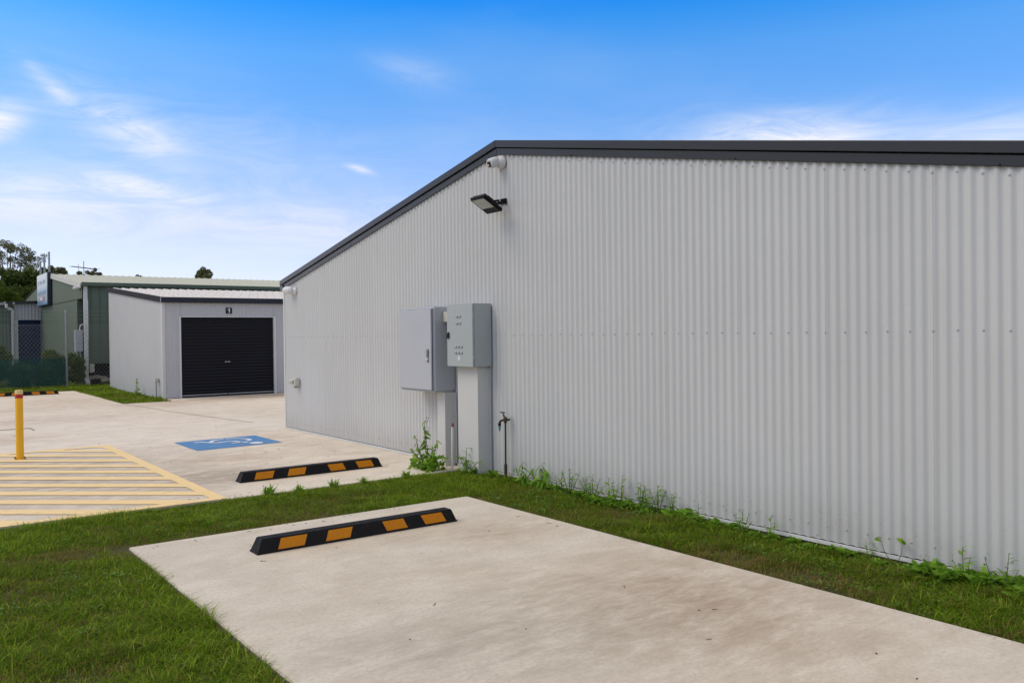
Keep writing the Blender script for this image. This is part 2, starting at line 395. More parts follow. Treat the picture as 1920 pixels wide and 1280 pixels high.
# ------------------------------------------------------------------ light and sky
SUN_AZ, SUN_EL = R(-62), R(47)         # azimuth from +Y towards +X
sd = bpy.data.lights.new('sun', 'SUN'); so = bpy.data.objects.new('sun', sd); COL.objects.link(so)
sd.energy = 1.5; sd.angle = R(34); sd.color = (1, .90, .76)
sv = Vector((math.sin(SUN_AZ)*math.cos(SUN_EL), math.cos(SUN_AZ)*math.cos(SUN_EL), math.sin(SUN_EL)))
so.rotation_euler = sv.to_track_quat('Z', 'Y').to_euler(); so.location = (-20, 15, 30)

w = bpy.data.worlds.new('World'); scn.world = w; w.use_nodes = True; nt = w.node_tree
bg = nt.nodes['Background']; sky = N(nt, 'ShaderNodeTexSky', sky_type='NISHITA'); sky.sun_disc = False
sky.sun_elevation = SUN_EL; sky.sun_rotation = SUN_AZ; sky.air_density = 1.0; sky.dust_density = 1.0; sky.ozone_density = 2.0
SKY_STRENGTH = .13
tc = N(nt, 'ShaderNodeTexCoord'); sx = N(nt, 'ShaderNodeSeparateXYZ'); L(nt, tc.outputs['Generated'], sx.inputs[0])
az = mth(nt, 'ARCTAN2', sx.outputs[0], sx.outputs[1]); el = mth(nt, 'ARCSINE', sx.outputs[2])
azd = mth(nt, 'MULTIPLY', az, 57.2958); eld = mth(nt, 'MULTIPLY', el, 57.2958)
cv = N(nt, 'ShaderNodeCombineXYZ'); L(nt, azd, cv.inputs[0]); L(nt, eld, cv.inputs[1])
def cn(sc, rot, scale, det=7, rgh=.6, dist=.5):
    q = N(nt, 'ShaderNodeMapping'); q.inputs['Scale'].default_value = sc; q.inputs['Rotation'].default_value = (0, 0, rot); L(nt, cv.outputs[0], q.inputs['Vector'])
    return noise(nt, q.outputs[0], scale, det, rgh, dist)
wisp = cn((.12, .46, 1), R(-16), 1.0, 9, .66, 1.6)
soft = cn((.05, .16, 1), R(8), 1.0, 4, .5, .4)
def patch(a0, e0, ra, re, rot=0):
    da = mth(nt, 'SUBTRACT', azd, a0); de = mth(nt, 'SUBTRACT', eld, e0); c, s = math.cos(rot), math.sin(rot)
    p = mth(nt, 'DIVIDE', mth(nt, 'ADD', mth(nt, 'MULTIPLY', da, c), mth(nt, 'MULTIPLY', de, s)), ra)
    q = mth(nt, 'DIVIDE', mth(nt, 'SUBTRACT', mth(nt, 'MULTIPLY', de, c), mth(nt, 'MULTIPLY', da, s)), re)
    r2 = mth(nt, 'ADD', mth(nt, 'MULTIPLY', p, p), mth(nt, 'MULTIPLY', q, q))
    return mth(nt, 'POWER', 2.718, mth(nt, 'MULTIPLY', r2, -1.0))
cl = None
for a in ((54.5, 11.8, 6.0, 1.7, 0, 1.35), (67.0, 11.0, 4.5, 1.3, .05, .65), (13.3, 12.4, 2.6, 1.2, R(-24), .62), (10.5, 13.6, 4.5, 2.2, R(-20), .30),
          (5.6, 12.4, 1.6, 1.0, R(20), 1.1), (7.5, 8.9, 6.5, 1.5, 0, .50), (12, 7.9, 12, 2.2, 0, .38), (27, 7.2, 9, 1.5, -.05, .30), (36, 13, 14, 2.4, .05, .08), (20, 12, 7, 2.5, -.2, .22), (13, 9.3, 4.0, .7, R(-14), .5), (8.3, 15.0, 1.6, .45, R(-38), .5), (30.5, 17.2, 2.8, 1.0, R(-12), .2),
          (26.9, 11.0, .8, .22, R(-14), .7), (45, 8, 12, 3.0, 0, .25), (20, 6, 18, 2.2, 0, .22)):
    k = mth(nt, 'MULTIPLY', patch(*a[:5]), a[5]); cl = k if cl is None else mth(nt, 'ADD', cl, k)
cl = mth(nt, 'MULTIPLY', cl, maprange(nt, wisp, .26, .74, .22, 1.0))
veil = mth(nt, 'MULTIPLY', maprange(nt, soft, .45, .8, 0, .12), maprange(nt, eld, 30, 4))
cl = mth(nt, 'MINIMUM', mth(nt, 'ADD', cl, veil), .93)
# the deep polarised blue fading to a pale milky horizon (values are halves, doubled below)
lin = N(nt, 'ShaderNodeMapRange'); lin.inputs[1].default_value = 0; lin.inputs[2].default_value = 26; L(nt, eld, lin.inputs[0])
tint = ramp(nt, lin.outputs[0], [(0, (.70, .76, .95)), (.115, (.76, .71, .90)), (.27, (.66, .60, .73)), (.40, (.50, .585, .77)), (.54, (.33, .555, .80)), (.69, (.27, .585, .86)), (.78, (.12, .53, .90)), (.85, (.022, .45, .95)), (1, (.01, .36, .95))])
dbl = N(nt, 'ShaderNodeVectorMath', operation='SCALE'); dbl.inputs['Scale'].default_value = 2.0; L(nt, mixc(nt, 1.0, sky.outputs[0], tint.outputs[0], 'MULTIPLY'), dbl.inputs[0])
CLW = 7.5
fin = mixc(nt, cl, dbl.outputs[0], (CLW, CLW, CLW*1.02))
# unseen cloud deck overhead and behind the viewer, added for neutral fill light
ov = cn((.03, .05, 1), 0, 1.0, 5, .55, .6)
lft_ = mth(nt, 'SUBTRACT', 37, azd); away = mth(nt, 'MULTIPLY', maprange(nt, lft_, 45, 75), maprange(nt, lft_, 150, 115))   # whiter sky on the sun's side
deck = mth(nt, 'MAXIMUM', maprange(nt, eld, 26, 40), mth(nt, 'MULTIPLY', away, .85))
behind = maprange(nt, mth(nt, 'ABSOLUTE', mth(nt, 'SUBTRACT', azd, 37)), 48, 80); deck = mth(nt, 'MAXIMUM', deck, mth(nt, 'MULTIPLY', behind, .5))
deck = mth(nt, 'MULTIPLY', deck, maprange(nt, ov, .25, .65, .75, 1))
fin = mixc(nt, deck, fin, (5.75, 5.45, 5.05))
L(nt, fin, bg.inputs['Color']); bg.inputs['Strength'].default_value = SKY_STRENGTH
scn.view_settings.view_transform = 'Standard'; scn.view_settings.look = 'None'; scn.view_settings.exposure = 0; scn.view_settings.gamma = 1

# ------------------------------------------------------------------ ground
o = MB().poly([(-900,-900,-.034),(900,-900,-.034),(900,900,-.034),(-900,900,-.034)]).build('ground', M['soil']); tag(o, 'dark soil under the lawn and yard', kind='structure')
drive_pts = [(-15,7.8),(5.26,7.8),(5.26,13.2),(30,13.2),(30,21.5),(5.52,21.5),(5.52,20.67),(4.43,20.67),(4.50,26.9),(-15,26.9)]
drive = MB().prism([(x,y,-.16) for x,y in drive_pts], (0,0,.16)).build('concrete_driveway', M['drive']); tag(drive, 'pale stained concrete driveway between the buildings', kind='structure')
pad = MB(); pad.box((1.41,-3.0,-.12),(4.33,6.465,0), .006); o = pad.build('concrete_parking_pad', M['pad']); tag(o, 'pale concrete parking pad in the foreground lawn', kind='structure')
# saw-cut joints
V, F = stroke([(4.455,20.66),(4.70,17.8),(4.98,15.8),(5.2,14.4)], .02, .004); raw_mesh('control_joint', V, F, M['joint'], drive)
V, F = stroke([(5.55,20.60),(29,20.5)], .015, .004); raw_mesh('control_joint', V, F, M['joint'], drive)
# drain pit frame
pm = MB()
for a, b in (((.9,16.16),(2.03,16.21)),((2.0,15.75),(2.03,16.16))): pm.box((*a,.002),(*b,.008))
pm.build('drain_frame', M['joint'], drive)

# painted hatching
hb = MB(); X0, X1, Y0, Y1 = .06, 2.56, 7.805, 12.83
Zp = .005
def quad(x0,x1,y0,y1): hb.poly([(x0,y0,Zp),(x1,y0,Zp),(x1,y1,Zp),(x0,y1,Zp)])
quad(X0,X1,Y1-.16,Y1); quad(X0,X1,Y0,Y0+.12); quad(X1-.125,X1,Y0+.12,Y1-.16); quad(X0,X0+.125,Y0+.12,Y1-.16)
sl = .85
for c in np.arange(8.64-.555*2, 16, .556):
    P = [(-1, c+.85-.125),(4, c-4*.85-.125),(4, c-4*.85+.125),(-1, c+.85+.125)]
    P = clip_poly(P, X0+.125, X1-.125, Y0+.12, Y1-.16)
    if len(P) > 2: hb.poly([(x,y,Zp) for x,y in P])
o = hb.build('hatched_marking', M['yellowline'], drive); tag(o, 'yellow diagonal hatching with a border painted on the driveway')
# accessible bay symbol
bb = MB().poly([(3.335,11.36,.004),(4.54,11.45,.004),(4.535,12.53,.004),(3.34,12.46,.004)]); bay = bb.build('bay_marking', M['bluepaint'], drive); tag(bay, 'blue painted square of the accessible parking bay')
SV, SF = [], []
def addst(pts, ww):
    V, F = stroke(pts, ww, .008); k = len(SV); SV.extend(V); SF.extend([tuple(i+k for i in f) for f in F])
def smooth_path(P, n=6):
    out = []
    for i in range(len(P)-1):
        p0, p1, p2, p3 = P[max(i-1,0)], P[i], P[i+1], P[min(i+2,len(P)-1)]
        for t in np.linspace(0,1,n,endpoint=False):
            out.append(tuple(.5*((2*p1[j])+(-p0[j]+p2[j])*t+(2*p0[j]-5*p1[j]+4*p2[j]-p3[j])*t*t+(-p0[j]+3*p1[j]-3*p2[j]+p3[j])*t**3) for j in (0,1)))
    return out + [P[-1]]
addst(smooth_path([(3.545,12.21),(3.63,12.235),(3.70,12.10),(3.785,11.985),(3.90,12.02),(4.02,12.01),(4.085,11.86),(4.15,11.72)]), .06)
addst(smooth_path([(3.745,12.10),(3.80,12.22),(3.88,12.30),(4.0,12.335)]), .06)
addst(smooth_path([(4.03,12.335),(4.15,12.31),(4.235,12.23),(4.285,12.10),(4.265,11.985),(4.19,11.93)]), .06)
addst(smooth_path([(3.94,11.795),(4.02,11.81),(4.10,11.83)]), .05)
k = len(SV); cx, cy = 4.225, 11.605
SV += [(cx + .09*math.cos(t), cy + .105*math.sin(t), .008) for t in np.linspace(0, 2*math.pi, 20, endpoint=False)]; SF.append(tuple(range(k, k+20)))
o = raw_mesh('wheelchair_symbol', SV, SF, M['whitepaint'], bay)

# ------------------------------------------------------------------ main building
WX = 5.28; RY, RZ = 7.207, 3.52; SLOPE = .1905
YN, YF = 1.05, 13.11
def roofz(y): return RZ - abs(y-RY)*SLOPE
wh = thing('white_warehouse', (WX, 7.2, 0), 'large white corrugated steel warehouse gable with charcoal roof trim filling the right side', 'building')
V, F = corr((WX,YF),(WX,YN),(-1,0), .03, lambda s: roofz(YF-s)-.06, .075, .0074)
gable = raw_mesh('gable_wall', V, F, M['wall'], wh, smooth=True, ang=60)
# hex screws of the sheets (pattern of the wall)
sm = MB()
def screw(y, z): sm.lathe([(.0075,0),(.0075,.0015),(.005,.002),(.0045,.005),(.002,.006)], (WX-.0074, y, z), (-1,0,0), 8)
for i in range(0, 161, 2):
    y = YF - i*.075
    screw(y, .13); screw(y, 1.487 + random.uniform(-.004,.004)); screw(y, roofz(y)-.165+random.uniform(-.006,.006))
sm.build('sheet_screws', M['screw'], wh, True)['kind'] = 'stuff'
# other walls and roof
V, F = corr((WX+.03,YF+.02),(WX+16,YF+.02),(0,1), .03, lambda s: 2.36, .075, .0082); raw_mesh('side_wall', V, F, M['wall'], wh, smooth=True, ang=60)
V, F = corr((WX+.03,YN-.02),(WX+16,YN-.02),(0,-1), .03, lambda s: 2.34, .075, .0082, per=6); raw_mesh('side_wall', V, F, M['wall'], wh, smooth=True, ang=60)
V, F = corr((WX+16,YF),(WX+16,YN),(1,0), .03, lambda s: roofz(YF-s)-.06, .075, .0082, per=4); raw_mesh('rear_gable_wall', V, F, M['wall'], wh)
V1, F1 = rib_roof((WX-.03,YF+.1,roofz(YF+.1)-.02),(WX+16.05,YF+.1,roofz(YF+.1)-.02),(WX-.03,RY,RZ-.02), .2, .03)
V2, F2 = rib_roof((WX-.03,YN-.1,roofz(YN-.1)-.02),(WX+16.05,YN-.1,roofz(YN-.1)-.02),(WX-.03,RY,RZ-.02), .2, .03)
raw_mesh('roof', V1 + V2, F1 + [tuple(i+len(V1) for i in f) for f in F2], M['barge'], wh)
# barge boards: upper cap and lower flashing, mitred at the apex
def barge(x0, x1, top, bot, ya, yb, name):
    b = MB()
    za, zb = roofz(ya), roofz(yb)
    b.prism([(x0,ya,za+top),(x0,yb,zb+top),(x0,yb,zb+bot),(x0,ya,za+bot)], (x1-x0,0,0))
    o = b.build(name, M['barge'], wh)
    bv = o.modifiers.new('bevel', 'BEVEL'); bv.width = .004; bv.segments = 2; bv.limit_method = 'ANGLE'
    return o
barge(5.235, 5.30, .028, -.047, RY+.0015, YF+.115, 'barge_cap'); barge(5.235, 5.30, .028, -.047, RY-.0015, YN-.1, 'barge_cap')
barge(5.258, 5.275, -.052, -.122, RY+.001, YF+.06, 'barge_flashing'); barge(5.258, 5.275, -.052, -.122, RY-.001, YN-.1, 'barge_flashing')
for y in list(np.arange(RY+.55, YF, 1.45)) + list(np.arange(RY-1.2, YN, -1.9)):
    MB().lathe([(.006,0),(.006,.003),(.003,.006)], (5.2575, y, roofz(y)-.112), (-1,0,0), 8).build('flashing_rivet', M['blackplastic'], wh)
g = MB(); zt = roofz(YF+.1)
g.prism([(5.305,YF+.022,zt+.0),(5.305,YF+.115,zt+.0),(5.305,YF+.115,zt-.14),(5.305,YF+.022,zt-.14)], (16,0,0)); g.build('eave_gutter', M['barge'], wh)
g = MB().box((5.24,YF+.002,zt-.15),(5.30,YF+.115,zt-.05)); g.build('gutter_stop_end', M['barge'], wh)
# corner flashing, base angle, slab
c = MB(); c.box((5.266,YF+.002,.012),(5.34,YF+.05,zt-.152),.002); c.build('corner_flashing', M['whitetrim'], wh)
b = MB(); b.box((5.262,YN,.0),(5.275,YF+.05,.026),.002); b.build('base_angle', M['whitetrim'], wh)
b = MB(); b.box((5.285,YN-.02,-.3),(WX+16,YF+.02,-.002)); b.build('floor_slab', M['slab'], wh)
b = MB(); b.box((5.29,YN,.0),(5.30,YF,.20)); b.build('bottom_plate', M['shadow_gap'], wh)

# ---------------- things fixed to the gable
cab = thing('electrical_cabinet', (5.28,8.45,.845), 'wide grey steel electrical cabinet with chrome swing handle on the warehouse wall', 'cabinet')
MB().box((4.978,8.066,.847),(5.272,8.835,1.812),.018,3).build('housing', M['cabinet'], cab, True)
MB().box((4.9745,8.083,.867),(4.979,8.818,1.792),.012).build('door_seal', M['seal'], cab)
d = MB(); d.box((4.958,8.086,.870),(4.9745,8.815,1.789),.007,3); door = d.build('door', M['cabinet'], cab, True)
h = MB(); h.box((4.953,8.135,1.185),(4.960,8.185,1.335),.004); h.build('handle_plate', M['galv'], door, True)
h = MB(); h.box((4.935,8.145,1.245),(4.953,8.172,1.33),.008,3); h.lathe([(.014,0),(.014,.012),(.008,.016)],(4.953,8.16,1.21),(-1,0,0),14); h.build('handle', M['chrome'], door, True)

cab2 = thing('electrical_cabinet', (5.28,7.6,1.15), 'narrow grey-green switchboard cabinet with louvred door and black latch on the warehouse wall', 'cabinet')
MB().box((5.042,7.352,1.150),(5.272,7.852,1.826),.004).build('housing', M['cabinet2'], cab2)
MB().box((5.0385,7.357,1.155),(5.0425,7.847,1.821)).build('door_seal', M['seal'], cab2)
d = MB(); d.box((5.022,7.350,1.149),(5.0388,7.853,1.823),.004); door = d.build('door', M['cabinet2'], cab2)
for zz, cols in ((1.672,(7.59,7.645)),(1.600,(7.59,7.645)),(1.345,(7.565,7.62,7.675)),(1.280,(7.565,7.62,7.675))):
    for y in cols:
        lv = MB(); lv.obox((5.0215,y-.019,zz+.034),(0,.038,0),(-.013,0,-.012),(.012,0,-.022),.002); lv.build('vent_louvre', M['cabinet2'], door)
k = MB(); k.prism([(5.021,7.80,1.455),(5.021,7.848,1.455),(5.021,7.848,1.495),(5.021,7.815,1.525),(5.021,7.80,1.515)],(-.012,0,0)); k.build('latch', M['blackplastic'], door)
k = MB().box((5.0185,7.585,1.215),(5.0215,7.635,1.262)); k.build('data_plate', M['whitetrim'], door)
for zz in (1.25,1.70): MB().lathe([(.006,-.02),(.006,.02)],(5.030,7.347,zz),(0,0,1),8).build('hinge', M['cabinet2'], door)
MB().box((5.10,7.86,1.64),(5.27,8.06,1.755),.004).build('junction_box', M['creamtrim'])
jb = bpy.data.objects['junction_box']; tag(jb, 'small cream junction box between the two grey wall cabinets', 'junction box')

def duct(y0, y1, x0, ztop, label):
    t = thing('cable_duct', (5.27,(y0+y1)/2,0), label, 'cable duct')
    b = MB(); b.box((x0,y0,-.05),(x0+.004,y1,ztop)); b.box((x0+.0045,y0,-.05),(5.262,y0+.004,ztop)); b.box((x0+.0045,y1-.004,-.05),(5.262,y1,ztop)); b.build('cover', M['duct'], t)
    f = MB(); f.box((5.262,y0-.03,-.05),(5.267,y0+.004,ztop-.01)); f.box((5.262,y1-.004,-.05),(5.267,y1+.03,ztop-.01)); f.build('wall_flange', M['duct'], t)
    for zz in np.arange(.1, ztop-.05, .45): MB().lathe([(.006,0),(.004,.005)],(5.262,y0-.015,zz),(-1,0,0),8).build('flange_screw', M['galv'], t)
duct(7.402,7.790,5.115,1.147,'wide white cable duct column under the narrow switchboard cabinet')
duct(8.078,8.237,5.128,.843,'slim white cable duct column under the wide cabinet with the chrome handle')
p = thing('capped_pipe', (5.10,7.885,0), 'thin white plastic pipe stub with a red tip between the two duct columns', 'pipe')
MB().tube([(5.10,7.897,-.05),(5.10,7.893,.2),(5.10,7.884,.475)], .0135, 12).build('pipe', M['pvc'], p, True)
MB().tube([(5.10,7.884,.470),(5.10,7.882,.49),(5.10,7.881,.512)], [.0155,.0155,.010], 12).build('cap', M['redprimer'], p, True)

t = thing('garden_tap', (5.2,7.03,-.05), 'dark garden tap with a blue hose fitting on a black pipe by the wall', 'tap')
MB().tube([(5.2,7.03,-.06),(5.2,7.029,.2),(5.2,7.025,.60)], .0095, 10).build('riser_pipe', M['blackpoly'], t, True)
MB().tube([(5.2,7.03,-.06),(5.2,7.029,.13),(5.2,7.029,.145)], [.017,.017,.012], 10).build('pipe_sleeve', M['blackpoly'], t, True)
b = MB(); b.lathe([(.016,-.03),(.018,-.02),(.016,0),(.019,.012),(.015,.03),(.010,.036)], (5.2,7.025,.60), (0,0,1), 12)
b.tube([(5.2,7.025,.605),(5.185,7.055,.600),(5.177,7.085,.585),(5.175,7.095,.565)], [.013,.012,.012,.013], 10)
b.tube([(5.2,7.025,.61),(5.194,7.043,.645),(5.190,7.053,.665)], [.012,.010,.006], 10); b.tube([(5.24,7.0,.605),(5.2,7.025,.605)], .012, 8)
b.build('tap_body', M['brass'], t, True)
MB().obox((5.165,7.035,.672),(.045,-.004,.0),(.01,.06,.004),(0,0,.008),.003).build('tap_handle', M['brass'], t)
b = MB(); b.lathe([(.016,0),(.017,-.028),(.014,-.03)], (5.175,7.095,.566), (0,0,1), 12); b.build('hose_nut', M['blackplastic'], t, True)
b = MB(); b.lathe([(.013,0),(.014,-.02),(.011,-.04),(.006,-.048),(.006,-.06)], (5.175,7.095,.538), (0,0,1), 12); b.build('hose_fitting', M['bluefit'], t, True)

# turret security cameras
c = thing('security_camera', (5.27,7.13,3.30), 'white turret security camera with a black lens under the roof apex', 'security camera')
MB().lathe([(.072,0),(.072,.018),(.066,.026),(.060,.045),(.045,.060)], (5.272,7.13,3.30), (-1,0,0), 28).build('base', M['whiteplastic'], c, True)
ax = Vector((-.93,-.06,-.34)).normalized()
hd = MB(); hd.lathe([(.030,-.045),(.050,-.025),(.055,.01),(.054,.05),(.050,.088),(.044,.096)], (5.205,7.15,3.305), ax, 28); head = hd.build('camera_head', M['whiteplastic'], c, True)
side = ax.cross(Vector((0,0,1))).normalized(); upx = side.cross(ax); o0 = Vector((5.205,7.15,3.305)) + ax*.0955
MB().obox(o0 - side*.026 - upx*.034, side*.052, upx*.056, ax*.005, .004).build('lens_window', M['blackplastic'], head)
MB().lathe([(.011,0),(.012,.004),(.006,.006)], o0 + ax*.005 - upx*.012 + side*.006, ax, 16).build('lens', M['chrome'], head, True)
c = thing('eave_floodlight', (5.27,12.68,2.225), 'white rounded sensor light under the far eave end of the warehouse', 'sensor light')
MB().lathe([(.060,0),(.060,.02),(.045,.035),(.03,.05)], (5.272,12.66,2.215), (-1,0,0), 22).build('base', M['whiteplastic'], c, True)
MB().lathe([(.035,-.05),(.058,-.02),(.064,.03),(.064,.10),(.05,.14),(.02,.16)], (5.21,12.70,2.225), Vector((-.35,.93,.02)), 22).build('light_head', M['whiteplastic'], c, True)
c = thing('power_outlet', (5.27,12.62,.77), 'small cream weatherproof outlet low on the warehouse wall near its far corner', 'outlet')
MB().box((5.19,12.53,.715),(5.272,12.66,.84),.012).build('socket_box', M['creamtrim'], c, True)
MB().lathe([(.035,0),(.037,.03),(.032,.055),(.02,.06)], (5.19,12.61,.785), (-.85,.5,.05), 16).build('plug', M['creamtrim'], c, True)
MB().box((5.205,12.57,.685),(5.25,12.63,.716),.006).build('cable_gland', M['galv'], c)

fl = thing('floodlight', (5.28,7.11,2.9), 'black LED floodlight on a wall arm below the roof apex', 'floodlight')
dn = Vector((.205,0,-.120)); ln = dn.length; dn.normalize(); wy = Vector((0,-1,0)); nup = wy.cross(dn); nup = nup if nup.z > 0 else -nup
A = Vector((4.925,7.245,2.892))
MB().obox(A, dn*ln*1.13, wy*.265, nup*.042, .012).build('body', M['blackplastic'], fl, True)
MB().obox(A + dn*.06 + wy*.035 + nup*.042, dn*.15, wy*.19, nup*.03, .008).build('driver_box', M['blackplastic'], fl, True)
for i in range(7): MB().obox(A + dn*.015 + wy*(.03+.032*i) + nup*.042, dn*.04, wy*.006, nup*.018).build('cooling_fin', M['blackplastic'], fl)
MB().obox(A + dn*.022 + wy*.028 - nup*.0025, dn*.150, wy*.209, nup*.003, .001).build('lens_panel', M['lampglass'], fl)
arm = MB(); arm.obox((5.272,7.065,2.865),(-.15,-.0,-.030),(0,.012,0),(0,0,.052)); arm.obox((5.272,7.150,2.865),(-.15,-.0,-.030),(0,.012,0),(0,0,.052)); arm.obox((5.275,7.06,2.862),(-.008,0,0),(0,.107,0),(0,0,.058)); arm.obox((5.13,7.07,2.845),(-.03,0,0),(0,.09,0),(0,0,.03)); arm.build('bracket', M['blackplastic'], fl)
for bx, bz in ((5.145,2.862),(5.185,2.888)): MB().lathe([(.010,0),(.010,.008)], (bx,7.0645,bz), (0,-1,0), 8).build('bolt', M['chrome'], fl)

# ------------------------------------------------------------------ wheel stops
def stop_bm(Ln):
    bm = bmesh.new(); rings = []
    # half-section outline along the length: (x inset, base half width, top half width, z)
    for (ins, hw, z) in ((0,.075,0),(0,.075,.010),(.006,.071,.012),(.040,.052,.094),(.046,.047,.1)):
        rings.append([bm.verts.new(p) for p in ((ins,-hw,z),(Ln-ins,-hw,z),(Ln-ins,hw,z),(ins,hw,z))])
    for a, b in zip(rings, rings[1:]):
        for k in range(4): bm.faces.new((a[k], a[(k+1)%4], b[(k+1)%4], b[k]))
    bm.faces.new(rings[-1]); bm.faces.new(rings[0][::-1])
    return bm
def wheel_stop_mesh():
    m = MB(); m.bm.free(); m.bm = stop_bm(1.638); return m
proto = thing('wheel_stop', (2.05,5.722,.001), 'nearest black rubber wheel stop with amber panels on the foreground parking pad', 'wheel stop', 'rubber wheel stops')
oo = Vector((2.05,5.722,.001))
m = wheel_stop_mesh(); bmesh.ops.translate(m.bm, verts=m.bm.verts, vec=oo); body = m.build('rubber_body', M['rubber'], proto)
bv = body.modifiers.new('bevel', 'BEVEL'); bv.width = .006; bv.segments = 2; bv.limit_method = 'ANGLE'; bv.angle_limit = R(20)
def face_pt(x, t, side):   # point on the sloped long face, t = 0 bottom .. 1 top
    hw = .071 + (.052-.071)*t; z = .012 + (.094-.012)*t
    return oo + Vector((x, side*(hw+.0012), z))
for sg in (-1, 1):
    for (a, b, sh) in ((.150,.345,.028),(.508,.700,.028),(1.005,1.185,-.032),(1.345,1.535,-.036)):
        q = MB(); q.prism([face_pt(a,.06,sg), face_pt(b,.06,sg), face_pt(b+sh,.93,sg), face_pt(a+sh,.93,sg)], (0,sg*.0015,0)); q.build('reflective_panel', M['amber'], proto)
for x in (.165,.825,1.480):
    q = MB(); q.lathe([(.017,.0),(.017,.0016),(.010,.0022),(.010,.0004)], oo + Vector((x,0,.1)), (0,0,1), 16); q.build('bolt_hole', M['blackplastic'], proto)
def dup(root, loc, label, rz=0):
    r = root.copy(); COL.objects.link(r); r.location = loc; r.rotation_euler = (0,0,rz); r['label'] = label
    for ch in root.children:
        c = ch.copy(); COL.objects.link(c); c.parent = r
    return r
dup(proto, (2.935,8.62,.001), 'middle black and amber wheel stop on the driveway in front of the blue bay', .003)
dup(proto, (2.265,25.74,.001), 'farthest black and amber wheel stop at the driveway edge behind the yellow bollard', .0)

# ------------------------------------------------------------------ bollard
b = thing('bollard', (1.39,12.10,0), 'slim yellow steel bollard with a red band on the hatched marking', 'bollard')
MB().lathe([(.0445,.01),(.0445,.765)], (1.39,12.10,0), (0,0,1), 28).build('post', M['bollyellow'], b, True)
MB().lathe([(.0452,0),(.0452,.05)], (1.39,12.10,.765), (0,0,1), 28).build('reflective_band', M['redband'], b, True)
MB().lathe([(.0448,0),(.0448,.042),(.042,.05),(.02,.053)], (1.39,12.10,.815), (0,0,1), 28).build('cap', M['bollcap'], b, True)
MB().box((1.325,12.035,.006),(1.455,12.165,.014),.002).build('base_plate', M['bollyellow'], b)
for dx, dy in ((-.05,-.05),(.05,-.05),(.05,.05),(-.05,.05)):
    MB().lathe([(.008,0),(.008,.010),(.005,.011),(.005,.018)], (1.39+dx,12.10+dy,.014), (0,0,1), 8).build('anchor_bolt', M['slab'], b)

# ------------------------------------------------------------------ storage shed
SX, SY, SYB = 5.53, 21.5, 27.4
sh = thing('storage_shed', (7.2,21.5,0), 'small white steel storage shed with a black roller door beyond the driveway', 'shed')
XE = 11.6
V, F = corr((XE,SY),(SX,SY),(0,-1), .01, lambda s: 2.40, .10, .006)
DX0, DX1, DZ = 5.965, 8.325, 1.992
# front wall in three pieces round the door opening
parts_v, parts_f = [], []
for a, b, z0 in ((SX,5.955,.01),(5.955,8.335,2.0),(8.335,XE,.01)):
    V, F = corr((a,SY),(b,SY),(0,-1), z0, lambda s: 2.40, .10, .006); k = len(parts_v); parts_v += V; parts_f += [tuple(i+k for i in f) for f in F]
raw_mesh('front_wall', parts_v, parts_f, M['shedwall'], sh, smooth=True, ang=60)
V, F = corr((SX,SYB),(SX,SY),(-1,0), .01, lambda s: 2.40+(5.9-s)*.0895, .10, .005); raw_mesh('side_wall', V, F, M['shedwall'], sh, smooth=True, ang=60)
V, F = corr((SX,SYB),(XE,SYB),(0,1), .01, lambda s: 2.92, .10, .005, per=4); raw_mesh('rear_wall', V, F, M['shedwall'], sh)
V, F = corr((XE,SYB),(XE,SY),(1,0), .01, lambda s: 2.40+(5.9-s)*.0895, .10, .005, per=4); raw_mesh('side_wall', V, F, M['shedwall'], sh)
V, F = rib_roof((SX-.02,SY-.09,2.450),(XE+.02,SY-.09,2.450),(SX-.02,SYB+.05,2.450+.0895*6.04), .24, .032); raw_mesh('roof', V, F, M['roofwhite'], sh)
rs = MB()
for yy in (22.0,23.3,24.6,25.9,27.0):
    for x in np.arange(SX+.16,XE,.24): rs.lathe([(.013,0),(.008,.012)], (x,yy,2.450+(yy-SY+.09)*.0895+.032),(0,0,1),6)
rs.build('roof_screws', M['galv'], sh)['kind'] = 'stuff'
MB().box((SX-.045,SY-.105,2.355),(XE+.03,SY-.012,2.490),.004).build('front_fascia', M['barge'], sh)
q = MB(); q.prism([(SX-.045,SY-.01,2.36),(SX-.045,SYB+.06,2.36+.0895*5.97),(SX-.045,SYB+.06,2.50+.0895*5.97),(SX-.045,SY-.01,2.50)],(.035,0,0)); q.build('side_barge', M['weathered_barge'], sh)
q = MB(); q.box((SX-.012,SY-.012,.01),(SX+.06,SY-.006,2.355)); q.box((SX-.012,SY-.006,.01),(SX-.008,SY+.07,2.355)); q.build('corner_flashing', M['whitetrim'], sh)
q = MB(); q.box((5.925,SY-.022,.0),(5.965,SY+.06,2.0)); q.box((8.325,SY-.022,.0),(8.39,SY+.06,2.0)); q.box((5.925,SY-.024,2.0),(8.39,SY+.06,2.025)); q.build('door_frame', M['whitetrim'], sh)
